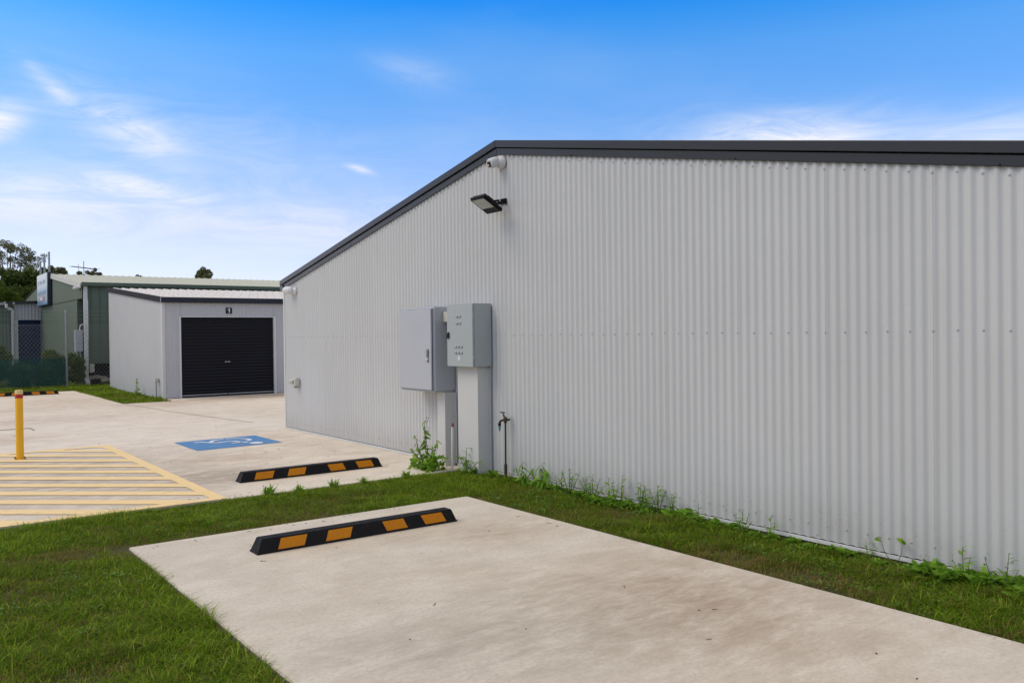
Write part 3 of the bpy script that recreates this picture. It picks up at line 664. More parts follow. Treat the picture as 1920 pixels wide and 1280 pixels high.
# roller door: 24 rolled slats
zs = np.linspace(.07, DZ, 24*8+1); yy = SY+.035 + .011*np.cos(2*np.pi*np.arange(len(zs))/8)
V = []; F = []
for i, (z, y) in enumerate(zip(zs, yy)):
    V += [(DX0,y,z),(DX1,y,z)]
    if i: F.append((2*i-2,2*i-1,2*i+1,2*i))
rd = raw_mesh('roller_door', V, F, M['roller'], sh, smooth=True, ang=60)
MB().box((DX0,SY+.02,.038),(DX1,SY+.05,.068),.003).build('bottom_rail', M['galv'], rd)
MB().box((DX0,SY+.025,.006),(DX1,SY+.045,.0378)).build('weather_seal', M['blackplastic'], rd)
q = MB(); q.box((7.04,SY+.006,.858),(7.10,SY+.022,.878),.003); q.box((7.115,SY+.006,.858),(7.175,SY+.022,.878),.003); q.build('handle', M['chrome'], rd)
q = MB(); q.box((7.09,SY+.0,.02),(7.13,SY+.02,.06),.004); q.build('lock', M['brass'], rd)
# number plaque
pq = thing('number_plaque', (7.157,SY-.01,2.09), 'small black plaque with a white number 1 above the roller door', 'sign')
MB().box((7.076,SY-.016,2.093),(7.238,SY-.007,2.243),.002).build('plate', M['plaque'], pq)
nm = MB(); ny = SY-.0165; nx = 7.157
nm.prism([(nx-.002,ny,2.113),(nx+.020,ny,2.113),(nx+.020,ny,2.224),(nx+.003,ny,2.224),(nx-.030,ny,2.199),(nx-.030,ny,2.179),(nx-.002,ny,2.196)], (0,-.003,0)); nm.build('numeral', M['numeral'], pq)
# conduit on the shed side
cd = thing('outlet_post', (5.45,21.87,0), 'small grey outlet box on a short conduit beside the storage shed', 'outlet')
MB().tube([(5.46,21.87,-.05),(5.46,21.87,.40)], .016, 10).build('conduit', M['galv'], cd, True)
MB().box((5.42,21.82,.40),(5.51,21.92,.50),.01).build('outlet_box', M['creamtrim'], cd, True)

# ------------------------------------------------------------------ green shed
GX, GY, GYR = 5.25, 29.95, 36.5
def groof(y): return 3.25 + (min(y, 2*GYR-y) - GY)*.109
gs = thing('green_shed', (5.3,30,0), 'long green steel shed with a pale roof behind the storage shed', 'building')
V, F = corr((GX,43),(GX,30.75),(-1,0), .0, lambda s: groof(43-s)-.05, .12, .008, per=8); V2, F2 = corr((GX,30.75),(GX,29.97),(-1,0), 2.79, lambda s: groof(30.75-s)-.05, .12, .008, per=8)
k = len(V); raw_mesh('gable_wall', V + V2, F + [tuple(i+k for i in f) for f in F2], M['greenwall'], gs, smooth=True, ang=60)
q = MB(); q.prism([(GX-.016,30.0,2.80),(GX-.016,38.7,2.80),(GX-.016,38.7,2.785),(GX-.016,30.0,2.785)],(.006,0,0)); q.build('lap_seam', M['void'], gs)
MB().box((GX+.15,30.0,0),(GX+.16,30.75,2.79)).build('recessed_doorway', M['blueroller'], gs)
MB().box((GX-.02,30.70,.0),(GX+.15,30.76,2.79)).build('door_jamb', M['greentrim'], gs)
V, F = corr((5.42,GY),(18,GY),(0,-1), .685, lambda s: 3.20, .25, .014, prof='trap'); raw_mesh('long_wall', V, F, M['greenwall'], gs)
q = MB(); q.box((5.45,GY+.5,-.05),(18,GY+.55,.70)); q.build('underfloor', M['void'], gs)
V, F = rib_roof((GX-.05,GY-.1,3.262),(18.2,GY-.1,3.262),(GX-.05,GYR,groof(GYR)+.03), .25, .02); V2, F2 = rib_roof((GX-.05,43,3.29),(18.2,43,3.29),(GX-.05,GYR,groof(GYR)+.03), .25, .02)
k = len(V); raw_mesh('roof', V + V2, F + [tuple(i+k for i in f) for f in F2], M['roofgreen'], gs)
MB().box((GX-.04,GY-.22,3.19),(18.2,GY-.09,3.31),.01).build('gutter', M['greentrim'], gs)
q = MB(); q.prism([(GX-.06,GY-.05,3.13),(GX-.06,GYR,groof(GYR)-.10),(GX-.06,GYR,groof(GYR)+.04),(GX-.06,GY-.05,3.28)],(.03,0,0)); q.build('rake_trim', M['creamtrim'], gs)
q = MB(); q.box((5.29,29.87,.22),(5.40,29.97,3.19),.006); q.obox((5.29,29.87,.22),(.11,0,0),(0,.10,0),(.03,-.05,-.14)); q.obox((5.32,29.82,.08),(.11,0,0),(0,.10,0),(0,0,-.12)); q.build('downpipe', M['pvc'], gs)
q = MB(); q.lathe([(.05,0),(.07,.03),(.07,.14),(.05,.2),(.02,.22)], (5.24,30.22,3.135), (-1,-.2,-.05), 16); o = q.build('wall_lamp', M['whiteplastic'], None, True, (5.24,30.22,3.135)); tag(o, 'white rounded lamp at the corner of the green shed', 'lamp')
mb_ = thing('meter_box', (5.2,30.12,1.08), 'pale grey two-part meter box beside the white downpipe of the green shed', 'meter box')
MB().box((5.05,30.02,1.34),(5.27,30.24,1.75),.008).build('upper_box', M['cabinet'], mb_); MB().box((5.055,30.025,1.08),(5.27,30.235,1.335),.008).build('lower_box', M['cabinet'], mb_)
MB().box((5.04,30.01,1.75),(5.28,30.25,1.775),.003).build('rain_hood', M['whitetrim'], mb_)
MB().tube([(5.20,30.12,1.77),(5.20,30.12,1.84),(5.22,30.13,1.92),(5.30,30.14,1.97)], .016, 8).build('conduit', M['pvc'], mb_, True)
MB().tube([(5.20,30.12,1.08),(5.20,30.12,1.0),(5.23,30.13,.9),(5.29,30.14,.82)], .016, 8).build('conduit', M['pvc'], mb_, True)
q = MB(); q.box((5.44,GY-.03,.40),(5.58,GY-.005,.68),.004); o = q.build('small_panel', M['creamtrim'], None, False, (5.5,GY,.4)); tag(o, 'small cream panel under the green shed beside the downpipe', 'panel')
q = MB(); q.tube([(5.35,30.2,.18),(5.7,30.25,.24),(6.0,30.2,.17)], .07, 8); q.tube([(5.8,30.1,.1),(6.6,30.15,.22)], .06, 8); o = q.build('stacked_timber', M['stone'], None, False, (5.8,30.2,0)); tag(o, 'pale offcuts lying in the dark gap under the green shed', 'timber')

# sign board with the poles behind it, antenna
sb = thing('sign_board', (5.12,36.9,2.8), 'pale blue advertising board high on the end wall of the green shed', 'sign')
MB().box((5.075,35.72,2.815),(5.10,38.15,4.0)).build('face_panel', M['board'], sb)
MB().box((5.10,35.69,2.79),(5.22,38.18,4.02),.01).build('casing', M['boardedge'], sb)
q = MB()
for r_, (zz, n_) in enumerate(((3.62,5),(3.27,6),(3.19,8))):
    for i in range(n_):
        y = 37.8 - i*(1.9/n_); q.box((5.070,y,zz),(5.0745,y-1.2/n_*random.uniform(.6,1),zz+(.14 if r_ < 1 else .07)))
q.build('lettering', M['boardtext'], sb)['kind'] = 'stuff'
q = MB(); q.box((5.070,36.3,2.97),(5.0745,37.6,3.14)); q.build('picture', M['boardred'], sb); q = MB(); q.box((5.0665,36.75,2.99),(5.0695,37.4,3.12)); q.build('picture_inset', M['whitetrim'], sb)
for y, zt, lb in ((38.7,4.64,'shortest grey steel pole rising behind the advertising board, at its left edge'),(37.7,4.83,'middle grey steel pole rising behind the advertising board'),(36.52,4.84,'tallest-looking grey steel pole at the right edge of the advertising board')):
    q = MB(); q.tube([(5.28,y,2.6),(5.28,y,zt)], .035, 8); q.lathe([(.038,0),(.02,.02)], (5.28,y,zt), (0,0,1), 8); o = q.build('sign_pole', M['galv'], None, True, (5.28,y,2.6)); tag(o, lb, 'pole', 'poles behind the sign board')
an = thing('television_antenna', (6.39,36,3.9), 'thin television antenna on a mast above the pale green roof', 'antenna')
MB().tube([(6.39,36,3.85),(6.39,36,4.5)], .016, 6).build('mast', M['galv'], an); q = MB(); q.tube([(5.94,35.9,4.27),(6.88,36.1,4.20)], .014, 6)
for i in range(12):
    t_ = i/11; c_ = Vector((5.94,35.9,4.27)).lerp(Vector((6.88,36.1,4.20)), t_); l_ = .10 + .16*t_*(1 if i % 2 else .8); q.tube([c_ + Vector((.05,-l_,.004)), c_ + Vector((-.05,l_,.004))], .008, 5)
q.tube([(6.2,35.95,4.12),(6.2,35.95,4.38)], .007, 5); q.build('yagi_boom', M['brass'], an)

# annex left of the green shed
ax_ = thing('grey_annex', (4.7,38.6,0), 'low pale grey annex with a navy roller door left of the green shed', 'building')
V, F = corr((4.30,38.6),(5.25,38.6),(0,-1), 2.27, lambda s: 2.93+.0*s, .12, .008, per=8); raw_mesh('upper_wall', V, F, M['shedwall'], ax_, smooth=True, ang=60)
MB().box((4.30,38.56,-.05),(4.44,38.66,2.27)).build('door_post', M['whitetrim'], ax_)
zs = np.linspace(0, 2.27, 24*6+1); V = []; F = []
for i, z in enumerate(zs):
    y = 38.68 + .014*math.cos(2*math.pi*i/6); V += [(4.44,y,z),(5.24,y,z)]
    if i: F.append((2*i-2,2*i-1,2*i+1,2*i))
raw_mesh('roller_door', V, F, M['blueroller'], ax_, smooth=True, ang=60)
q = MB(); q.prism([(4.02,38.45,2.90),(5.24,38.45,2.96),(5.24,38.45,3.05),(4.02,38.45,2.99)],(0,4.5,0)); q.build('roof', M['barge'], ax_)
q = MB(); q.box((4.26,38.44,2.90),(4.33,38.50,2.97),.01); o = q.build('eave_light', M['whiteplastic'], ax_)
gl = thing('green_outbuilding', (2.5,38.5,0), 'green clad outbuilding at the left edge with a curved white downpipe', 'building')
V, F = corr((-2,38.5),(4.22,38.5),(0,-1), -.05, lambda s: 2.80, .12, .008, per=6); raw_mesh('wall', V, F, M['greenwall'], gl, smooth=True, ang=60)
q = MB(); q.prism([(-2.2,38.35,2.52),(4.0,38.35,2.86),(4.0,38.35,2.96),(-2.2,38.35,2.62)],(0,5,0)); q.build('roof', M['galv'], gl)
q = MB(); q.tube([(4.02,38.25,2.90),(4.02,38.25,2.76),(4.08,38.3,2.70),(4.20,38.35,2.68),(4.24,38.38,2.60),(4.24,38.4,-.05)], .055, 10); q.build('downpipe', M['pvc'], gl, True)

# ------------------------------------------------------------------ chain-link fence
FY = 28.97
fe = thing('chain_link_fence', (2.5,FY,0), 'galvanised chain link fence with barbed wires and green shade cloth behind the driveway', 'fence')
FX0, FX1, FZ = -2.0, 7.6, 1.92
def strip(q, a, b, r): q.tube([a,b], r, 4, False)
q = MB(); d_ = .105
for sg in (1,-1):
    n_ = int((FX1-FX0+FZ*.9)/d_)
    for i in range(-int(FZ*.8/d_)-2, n_+2):
        xa = FX0 + i*d_; pts = []
        a = (xa, 0.04); b = (xa + (FZ-.04)*.8, FZ)
        if sg < 0: a, b = (b[0], a[1]), (a[0], b[1])
        # clip to the panel in x
        lo, hi = 0., 1.; dx = b[0]-a[0]
        for lim, s in ((FX0,1),(FX1,-1)):
            fa, fb = (a[0]-lim)*s, (b[0]-lim)*s
            if fa < 0 and fb < 0: lo = 2; break
            if fa < 0: lo = max(lo, fa/(fa-fb))
            if fb < 0: hi = min(hi, fa/(fa-fb))
        if lo >= hi: continue
        pa = (a[0]+dx*lo, FY+.002*sg, a[1]+(b[1]-a[1])*lo); pb = (a[0]+dx*hi, FY+.002*sg, a[1]+(b[1]-a[1])*hi)
        strip(q, pa, pb, .0028)
q.build('mesh_panel', M['wire'], fe)
q = MB()
for zz in (1.93,2.12,2.24,2.36): strip(q, (FX0,FY,zz),(FX1,FY,zz),.003)
q.build('barbed_wires', M['wire'], fe)
for x in (-1.0,1.66,4.63,7.5):
    MB().lathe([(.034,0),(.034,2.40),(.042,2.41),(.03,2.44)], (x,FY+.05,-.06), (0,0,1), 12).build('post', M['galv'], fe, True)
MB().poly([(FX0,FY-.012,.07),(4.60,FY-.012,.08),(4.60,FY-.012,.90),(FX0,FY-.012,.93)]).build('shade_cloth', M['cloth'], fe)

# ------------------------------------------------------------------ foliage
def leaf_cards(centres, radii, n, size, seed, squash=.8, droop=0):
    rng = np.random.default_rng(seed); V = []; T = []
    w = np.array([r**2 for r in radii]); w = w/w.sum()
    idx = rng.choice(len(radii), n, p=w)
    d = rng.normal(size=(n,3)); d /= np.linalg.norm(d,axis=1)[:,None]
    rr = rng.uniform(.45,1.05,n)**.7
    C = np.array(centres)[idx] + d*(np.array(radii)[idx]*rr)[:,None]*np.array([1,1,squash])
    a = rng.normal(size=(n,3)); a[:,2] -= droop; a /= np.linalg.norm(a,axis=1)[:,None]
    b = np.cross(a, rng.normal(size=(n,3))); b /= np.linalg.norm(b,axis=1)[:,None]
    s = size*rng.uniform(.6,1.3,n)[:,None]
    V = np.stack([C-a*s, C+b*s*.38, C+a*s, C-b*s*.38], axis=1).reshape(-1,3)
    clump = rng.uniform(-.18,.18,len(radii))[idx]
    t = np.clip(.42 + .28*d[:,2] + clump + rng.normal(0,.12,n),0,1)*0 + np.clip(.5 + clump + rng.normal(0,.2,n),0,1)
    T = np.repeat(t,4); F = [(4*i,4*i+1,4*i+2,4*i+3) for i in range(n)]
    return V, F, T
def tree(name, base, trunk_h, crown, n, size, mat, label, cat, seed, group=None, trunk_r=.18, squash=.8, every=1):
    """crown: list of (dx,dy,z,r) clumps"""
    t = thing(name, base, label, cat, group); B = Vector(base)
    q = MB(); q.tube([B + Vector((0,0,-.1)), B + Vector((.1,0,trunk_h*.5)), B + Vector((0,.05,trunk_h))], [trunk_r, trunk_r*.8, trunk_r*.55], 8)
    for i, (dx,dy,z,r) in enumerate(crown):
        if i % every: continue
        a = B + Vector((0,.05,trunk_h*(.75+.25*((i*37 % 10)/10)))); e = B + Vector((dx,dy,z)); m_ = a.lerp(e,.5) + Vector((dx*.08,0,-.15*abs(z-trunk_h)*.3))
        q.tube([a,m_,e], [trunk_r*.42,trunk_r*.28,trunk_r*.10], 5)
    q.build('trunk', M['bark'], t, True)
    V, F, T = leaf_cards([B + Vector(c[:3]) for c in crown], [c[3] for c in crown], n, size, seed, squash)
    raw_mesh('crown', V, F, mat, t, tint=T); return t
def blob(cx, cz, w, h, n, r, seed):
    rg = random.Random(seed); out = []
    while len(out) < n:
        x, y, z = rg.uniform(-1,1), rg.uniform(-1,1), rg.uniform(-1,1)
        if x*x+y*y+z*z < 1: out.append((cx+x*w, y*w*.8, cz+z*h, r*rg.uniform(.6,1.2)))
    return out
# gum with an open crown, dark trees below, at about 60 m
def at(bearing, dist):   # ground position by bearing (degrees from +Y) and distance
    return (math.sin(R(bearing))*dist, math.cos(R(bearing))*dist, -.05)
gum = []
rg_ = random.Random(4)
for (dx, z, w_, n_) in ((-.1,7.25,.55,5),(.45,7.0,.6,5),(-.55,6.75,.6,5),(.95,6.75,.55,5),(.2,6.55,.55,3),(1.4,6.45,.55,4),(1.75,6.7,.35,3),(-.9,6.3,.5,4),(.75,6.25,.5,3),(-.3,6.0,.5,3),(1.15,5.95,.5,3),(-1.5,6.6,.5,4),(.3,5.6,.5,4)):
    for k in range(n_*2): gum.append((dx + rg_.gauss(0,.30), rg_.uniform(-.8,.8), z + rg_.gauss(0,.17), w_*rg_.uniform(.25,.62)))
tree('gum_tree', at(6.15,60), 5.0, gum, 7500, .06, M['gumleaf'], 'tall gum tree with an open airy crown at the left edge', 'tree', 31, trunk_r=.11, squash=.75, every=4)
tree('dark_tree', at(6.9,54), 2.5, blob(-.2,4.1,1.35,1.3,20,.6,5)+[(.9,0,5.0,.4),(1.0,.1,4.5,.5),(.3,0,5.3,.35)], 15000, .10, M['darkleaf'], 'dense dark tree mass beneath the open gum tree', 'tree', 32, trunk_r=.2)
tree('dark_tree', at(7.85,57), 2.5, blob(0,4.2,.62,1.3,14,.45,6)+[(.1,0,5.55,.3),(-.2,0,5.2,.35)], 9000, .09, M['darkleaf'], 'dark narrow tree right behind the advertising board poles', 'tree', 33, trunk_r=.15)
tree('dark_tree', at(5.3,52), 2.5, blob(0,3.6,1.2,1.6,16,.65,7), 10000, .10, M['darkleaf'], 'dark shaded tree at the left frame edge behind the rounded shrub', 'tree', 34, trunk_r=.2)
tree('rounded_tree', at(5.95,46), 1.5, blob(0,3.42,.52,.42,12,.34,8), 9000, .045, M['limeleaf'], 'low rounded olive green tree above the left outbuilding roof', 'tree', 35, trunk_r=.10)
tree('rounded_tree', at(5.4,48), 2.0, blob(0,4.25,.5,.28,8,.32,9), 6000, .045, M['limeleaf'], 'upper rounded olive green tree at the left frame edge', 'tree', 36, trunk_r=.10)
for az_, dist, zt, wd, lb in ((8.3,80,7.35,.36,'dark small tree top just right of the advertising board'),(8.66,84,7.45,.32,'low dark tree top left of the television antenna'),(8.95,84,7.5,.28,'second low dark tree top left of the television antenna'),(9.77,86,7.55,.26,'low tree top just left of the antenna mast'),(10.0,86,7.45,.2,'tiny tree top behind the antenna mast'),(10.5,86,7.7,.42,'low tree top just right of the antenna mast'),(10.87,86,7.4,.2,'tiny tree top right of the antenna above the pale roof'),(13.08,86,7.42,.22,'tiny lone tree top above the middle of the pale roof')):
    tree('distant_tree', at(az_,dist), 5.0, blob(0,zt-.25,wd,.65,9,.22,int(az_*100)), 1500, .08, M['gumleaf'], lb, 'tree', int(az_*7), 'small tree tops beyond the green shed', .07)
tree('round_crowned_tree', at(16.95,80), 4.5, blob(0,6.95,.62,.72,18,.30,77)+[(-.1,0,7.62,.26),(.25,0,7.4,.3),(-.4,0,7.3,.25)], 5200, .085, M['gumleaf'], 'rounded olive tree standing alone above the pale roof', 'tree', 38, trunk_r=.10)
# shrubs behind the fence
def shrub(x, y, w_, h_, n, lb, seed, mat='darkleaf', size=.05):
    tree('shrub', (x,y,-.05), h_*.3, blob(0,h_*.46,w_*.7,h_*.40,22,w_*.48,seed), int(n*1.5), size*.8, M[mat], lb, 'shrub', seed, 'shrubs behind the shade cloth', .02, 1.0)
shrub(4.30,30.0,.55,1.18,8000,'leafy dark shrub poking above the shade cloth left of the fence post',51)
shrub(4.98,29.6,.30,1.30,5000,'dark shrub between the fence post and the white downpipe',52)
shrub(3.45,29.9,.42,.85,5000,'low dark shrub seen through the green shade cloth',53)
shrub(2.5,30.2,.40,.75,4000,'low dark shrub behind the shade cloth at the left edge',54)
shrub(3.10,33.0,.55,1.65,8000,'yellow green bush behind the fence at the left frame edge',55,'limeleaf',.05)

# ------------------------------------------------------------------ grass
def vnoise(x, y, s, seed):
    rng = np.random.default_rng(seed); g = rng.random((64,64)); u, v = x*s+100, y*s+100
    i, j = np.floor(u).astype(int), np.floor(v).astype(int); fu, fv = u-i, v-j; fu, fv = fu*fu*(3-2*fu), fv*fv*(3-2*fv)
    G = lambda a, b: g[a % 64, b % 64]
    return (G(i,j)*(1-fu)+G(i+1,j)*fu)*(1-fv) + (G(i,j+1)*(1-fu)+G(i+1,j+1)*fu)*fv
def in_regions(x, y, regs):
    k = np.zeros(len(x), bool)
    for a, b, c, d in regs: k |= (x > a) & (x < b) & (y > c) & (y < d)
    return k
def grass_mesh(regs, dens, hh, ww, seed, edge=None):
    rng = np.random.default_rng(seed); X, Y = [], []
    for a, b, c, d in regs:
        n = int((b-a)*(d-c)*dens); X.append(rng.uniform(a,b,n)); Y.append(rng.uniform(c,d,n))
    x, y = np.concatenate(X), np.concatenate(Y)
    p1, p2, p3 = vnoise(x,y,1.4,seed+1), vnoise(x,y,5.0,seed+2), vnoise(x,y,16,seed+3)
    bare = p1*.45 + p2*.4 + p3*.15
    if edge is not None: bare = bare + edge(x,y)
    keep = rng.random(len(x)) < np.clip(1.9 - 1.75*bare, .12, 1); x, y, p1, p2, p3, bare = (q[keep] for q in (x,y,p1,p2,p3,bare))
    n = len(x); tuft = vnoise(x,y,8,seed+5); h = hh*(.40 + .8*tuft*vnoise(x,y,2.0,seed+6)*1.6 + .45*rng.random(n)); h *= np.clip(1.5-1.0*bare,.4,1.3); tall = rng.random(n) < .06; h[tall] *= 1.6
    aa = rng.uniform(0,2*np.pi,n); lean = rng.uniform(.3,2.2,n)*h; w = ww*rng.uniform(.6,1.35,n)
    dx, dy = np.cos(aa), np.sin(aa); px, py = -dy, dx; z0 = -.032
    P = np.zeros((n,5,3)); 
    P[:,0] = np.stack([x-px*w/2, y-py*w/2, np.full(n,z0)],1); P[:,1] = np.stack([x+px*w/2, y+py*w/2, np.full(n,z0)],1)
    mx, my = x+dx*lean*.35, y+dy*lean*.35
    P[:,2] = np.stack([mx-px*w*.42, my-py*w*.42, z0+h*.62],1); P[:,3] = np.stack([mx+px*w*.42, my+py*w*.42, z0+h*.62],1)
    P[:,4] = np.stack([x+dx*lean, y+dy*lean, z0+h*rng.uniform(.75,1.0,n)],1)
    t = .58 - .85*(bare-.5) + .45*(p2-.5) + .35*(p3-.5) + rng.normal(0,.27,n); t -= .16*(x > 4.34)*(y < 6.47); t[tall] += .25; dry = rng.random(n) < .06 + .9*np.clip(bare-.56,0,1)*1.6; t[dry] = rng.uniform(0,.2,dry.sum())  # strip beside the warehouse tinted darker: the wall's shading put into blade colour
    t = np.clip(t,0,1)
    F0 = np.arange(n)[:,None]*5
    return P.reshape(-1,3), n, np.repeat(t,5)
def build_grass(name, sets, label):
    P = np.concatenate([s[0] for s in sets]); T = np.concatenate([s[2] for s in sets]); n = sum(s[1] for s in sets)
    me = bpy.data.meshes.new(name); me.vertices.add(len(P)); me.vertices.foreach_set('co', P.astype(np.float32).ravel())
    b = np.arange(n)[:,None]*5; idx = np.concatenate([b+0,b+1,b+3,b+2,b+2,b+3,b+4],1).ravel()
    me.loops.add(7*n); me.loops.foreach_set('vertex_index', idx.astype(np.int32))
    me.polygons.add(2*n); st = (np.arange(n)[:,None]*7 + np.array([[0,4]])).ravel(); me.polygons.foreach_set('loop_start', st.astype(np.int32))
    me.update(calc_edges=True); me.validate()
    a = me.attributes.new('tint','FLOAT','POINT'); a.data.foreach_set('value', T.astype(np.float32))
    o = link_mesh(name, me, M['grass']); tag(o, label, 'grass', kind='stuff'); return o
def pad_edge(x, y):   # thin, dry turf along the slab edges
    e = np.zeros(len(x)); e += .30*np.exp(-np.abs(y-6.465)/.12)*((x > 1.3) & (x < 4.5)); e += .22*np.exp(-np.abs(x-4.33)/.07)*(y < 6.5); e += .12*np.exp(-np.abs(x-1.41)/.06)*(y < 6.5); e += .3*np.exp(-np.abs(x-5.27)/.05)*(y < 7.2); e -= .35*np.exp(-np.abs(y-7.79)/.10)*(x < 5); e += .32*np.exp(-((x-1.1)**2/.25+(y-6.6)**2/.03)); e += .2*np.exp(-((x-4.6)**2/.05+(y-3.4)**2/.5))
    return e
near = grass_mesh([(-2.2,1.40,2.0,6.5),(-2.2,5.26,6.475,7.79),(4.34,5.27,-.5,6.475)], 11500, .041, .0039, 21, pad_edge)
fara = grass_mesh([(4.45,5.5,20.7,27.5),(4.3,7.5,26.95,29.5),(-3,4.3,27.0,28.5)], 1300, .075, .012, 22)
farb = grass_mesh([(-3,5.2,29.0,31.5)], 300, .10, .02, 23)
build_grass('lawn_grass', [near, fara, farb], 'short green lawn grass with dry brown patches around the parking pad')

def clover(regs, patches, seed):
    rng = np.random.default_rng(seed); V = []; F = []; T = []
    for _ in range(patches):
        a, b, c, d = regs[rng.integers(len(regs))]; x, y = rng.uniform(a, b), rng.uniform(c, d); r = rng.uniform(.03, .12); tt = rng.uniform(.2, 1)
        for _ in range(int(r*420)):
            q = rng.normal(0, r*.5, 2); z = -.034 + rng.uniform(.022, .045); s_ = rng.uniform(.0035, .0085); th = rng.uniform(0, 6.28); tl = rng.normal(0, .35, 2); k = len(V)
            for j in range(6):
                u = th + j*1.0472; V.append((x+q[0]+s_*math.cos(u), y+q[1]+s_*math.sin(u), z + s_*(tl[0]*math.cos(u)+tl[1]*math.sin(u)))); T.append(min(1, max(0, tt + rng.normal(0, .12))))
            F.append(tuple(range(k, k+6)))
    o = raw_mesh('clover', V, F, M['cloverleaf'], tint=T); tag(o, 'patches of small round clover leaves in the lawn', 'clover', kind='stuff')
clover([(-1.0,1.35,3.2,6.4),(-1.0,5.1,6.5,7.7),(4.38,5.2,1.4,6.4),(4.38,5.2,1.4,6.4)], 170, 5)
def litter(regs, seed):
    rng = np.random.default_rng(seed); q = MB()
    for (a, b, c, d, n, z) in regs:
        for i in range(n):
            x, y = rng.uniform(a, b), rng.uniform(c, d); th = rng.uniform(0, 6.28)
            if rng.random() < .35: ln, wd = rng.uniform(.015, .05), .0022
            else: ln = rng.uniform(.004, .012); wd = ln*rng.uniform(.4, .9)
            q.obox((x, y, z), (ln*math.cos(th), ln*math.sin(th), rng.uniform(-.001, .003)), (-wd*math.sin(th), wd*math.cos(th), 0), (0, 0, .0025))
    o = q.build('leaf_litter', M['stembrown']); tag(o, 'tiny dark twigs and crumbs scattered over the concrete', 'litter', kind='stuff')
litter([(1.5,4.3,1.4,6.4,30,.001),(2.7,5.2,7.9,13,55,.001),(1.0,5.2,13,20,50,.001),(1.4,4.3,6.3,6.46,14,.001),(1.5,5.2,7.82,8.0,30,.001)], 8)
# ------------------------------------------------------------------ weeds
LEAF = {'blade': [(0,0),(.035,.15),(.045,.4),(.03,.75),(0,1)], 'arrow': [(0,0),(.30,-.12),(.42,.10),(.16,.95),(0,1.08)], 'lance': [(0,0),(.10,.2),(.13,.45),(.08,.8),(0,1)], 'oval': [(0,0),(.22,.2),(.30,.5),(.2,.82),(0,1)]}
def leafs(specs):
    """specs: (base, dir, up, length, shape, droop)"""
    V = []; F = []; T = []
    for (b, d, u, ln, shp, dr) in specs:
        b, d = Vector(b), Vector(d).normalized(); s = d.cross(Vector(u)).normalized(); n_ = s.cross(d)
        k = len(V); half = LEAF[shp]; m_ = len(half)
        tt = min(1, max(0, random.gauss(.55,.22)))
        for (w_, t_) in half:
            c_ = b + d*ln*t_ - Vector((0,0,1))*dr*ln*t_*t_
            V.append(c_); V.append(c_ + s*w_*ln + n_*w_*ln*.3); V.append(c_ - s*w_*ln + n_*w_*ln*.3); T += [tt]*3
        for i in range(m_-1):
            F.append((k+3*i,k+3*i+1,k+3*i+4,k+3*i+3)); F.append((k+3*i,k+3*i+3,k+3*i+5,k+3*i+2))
    return V, F, T
def weed(base, stems, n_leaf, ln, shp, label, cat='weed', group=None, seed=0, basal=0, stemmat='stemgreen', r=.004, low=.15, spread=.8, droop=.35, name='weed', tw_=.5):
    rg = random.Random(seed); t = thing(name, base, label, cat, group); B = Vector(base); q = MB(); sp = []
    for (tip, bend) in stems:
        tip = B + Vector(tip); mid = B.lerp(tip,.5) + Vector(bend); q.tube([B, mid, tip], [r, r*.75, r*.3], 5)
        for i in range(n_leaf):
            f = low + (1-low)*(i+.5)/n_leaf; p_ = (B.lerp(mid, f*2) if f < .5 else mid.lerp(tip, f*2-1)); a = rg.uniform(0,6.28)
            d = Vector((math.cos(a)*spread, math.sin(a)*spread, rg.uniform(.0,.7)))
            sp.append((p_, d, (rg.uniform(-tw_,tw_),rg.uniform(-tw_,tw_),1), ln*rg.uniform(.6,1.15)*(1.15-.55*f), shp, droop*rg.uniform(.4,1.4)))
    for i in range(basal):
        a = rg.uniform(0,6.28); br = .075 if basal < 100 else .20; sp.append((B + Vector((rg.uniform(-br,br)*.7,rg.uniform(-br,br),.01 if basal < 100 else rg.uniform(.0,.17))), (math.cos(a),math.sin(a),rg.uniform(-.1,1.6)), (rg.uniform(-tw_,tw_),rg.uniform(-tw_,tw_),1), ln*rg.uniform(.5,1.1), shp if rg.random() < .6 else 'oval', .3))
    if stems: q.build('stem', M[stemmat], t, True)
    V, F, T = leafs(sp); raw_mesh('leaves', V, F, M['weedleaf'], t, tint=T, smooth=True, ang=80); return t
random.seed(5)
# the tall arrow-leaved weed in front of the slim duct
tw = weed((4.86,8.03,-.035), [((.0,.06,.58),(0,.02,.02)),((-.03,.22,.40),(0,.06,.04)),((.02,-.17,.38),(0,-.04,.02)),((-.02,.02,.46),(.02,.0,0)),((-.05,.30,.24),(0,.05,.05)),((-.02,-.22,.20),(0,-.05,.03)),((-.06,.12,.28),(0,.02,.0)),((.03,-.06,.30),(0,-.02,.0))], 9, .082, 'arrow', 'tall arrow-leaved weed with bare seed tips in front of the slim duct column', 'weed', None, 3, 135, 'stembrown', .0065, .10, spread=1.0, droop=.8, tw_=1.6)
for a in range(9):
    p0 = Vector((4.86,8.08,.47)) + Vector((random.uniform(-.02,.02),random.uniform(-.05,.05),random.uniform(-.10,.06))); p1 = p0 + Vector((random.uniform(-.03,.03),random.uniform(-.05,.05),random.uniform(.02,.07)))
    sq = MB(); sq.tube([p0,p1],[.0018,.0012],4); sq.lathe([(.001,0),(.005,.008),(.002,.018)], p1, (0,0,1), 6); sq.build('seed_head', M['stembrown'], tw)
weed((5.06,7.53,-.035), [((0,.02,.31),(0,.02,.0)),((-.02,.13,.22),(0,.03,.03)),((.02,-.17,.17),(0,-.05,.06)),((-.02,.05,.18),(0,0,0))], 7, .15, 'lance', 'upright long-leaved weed at the foot of the wide duct column', 'weed', None, 8, 22, 'stemgreen', .006, .2)
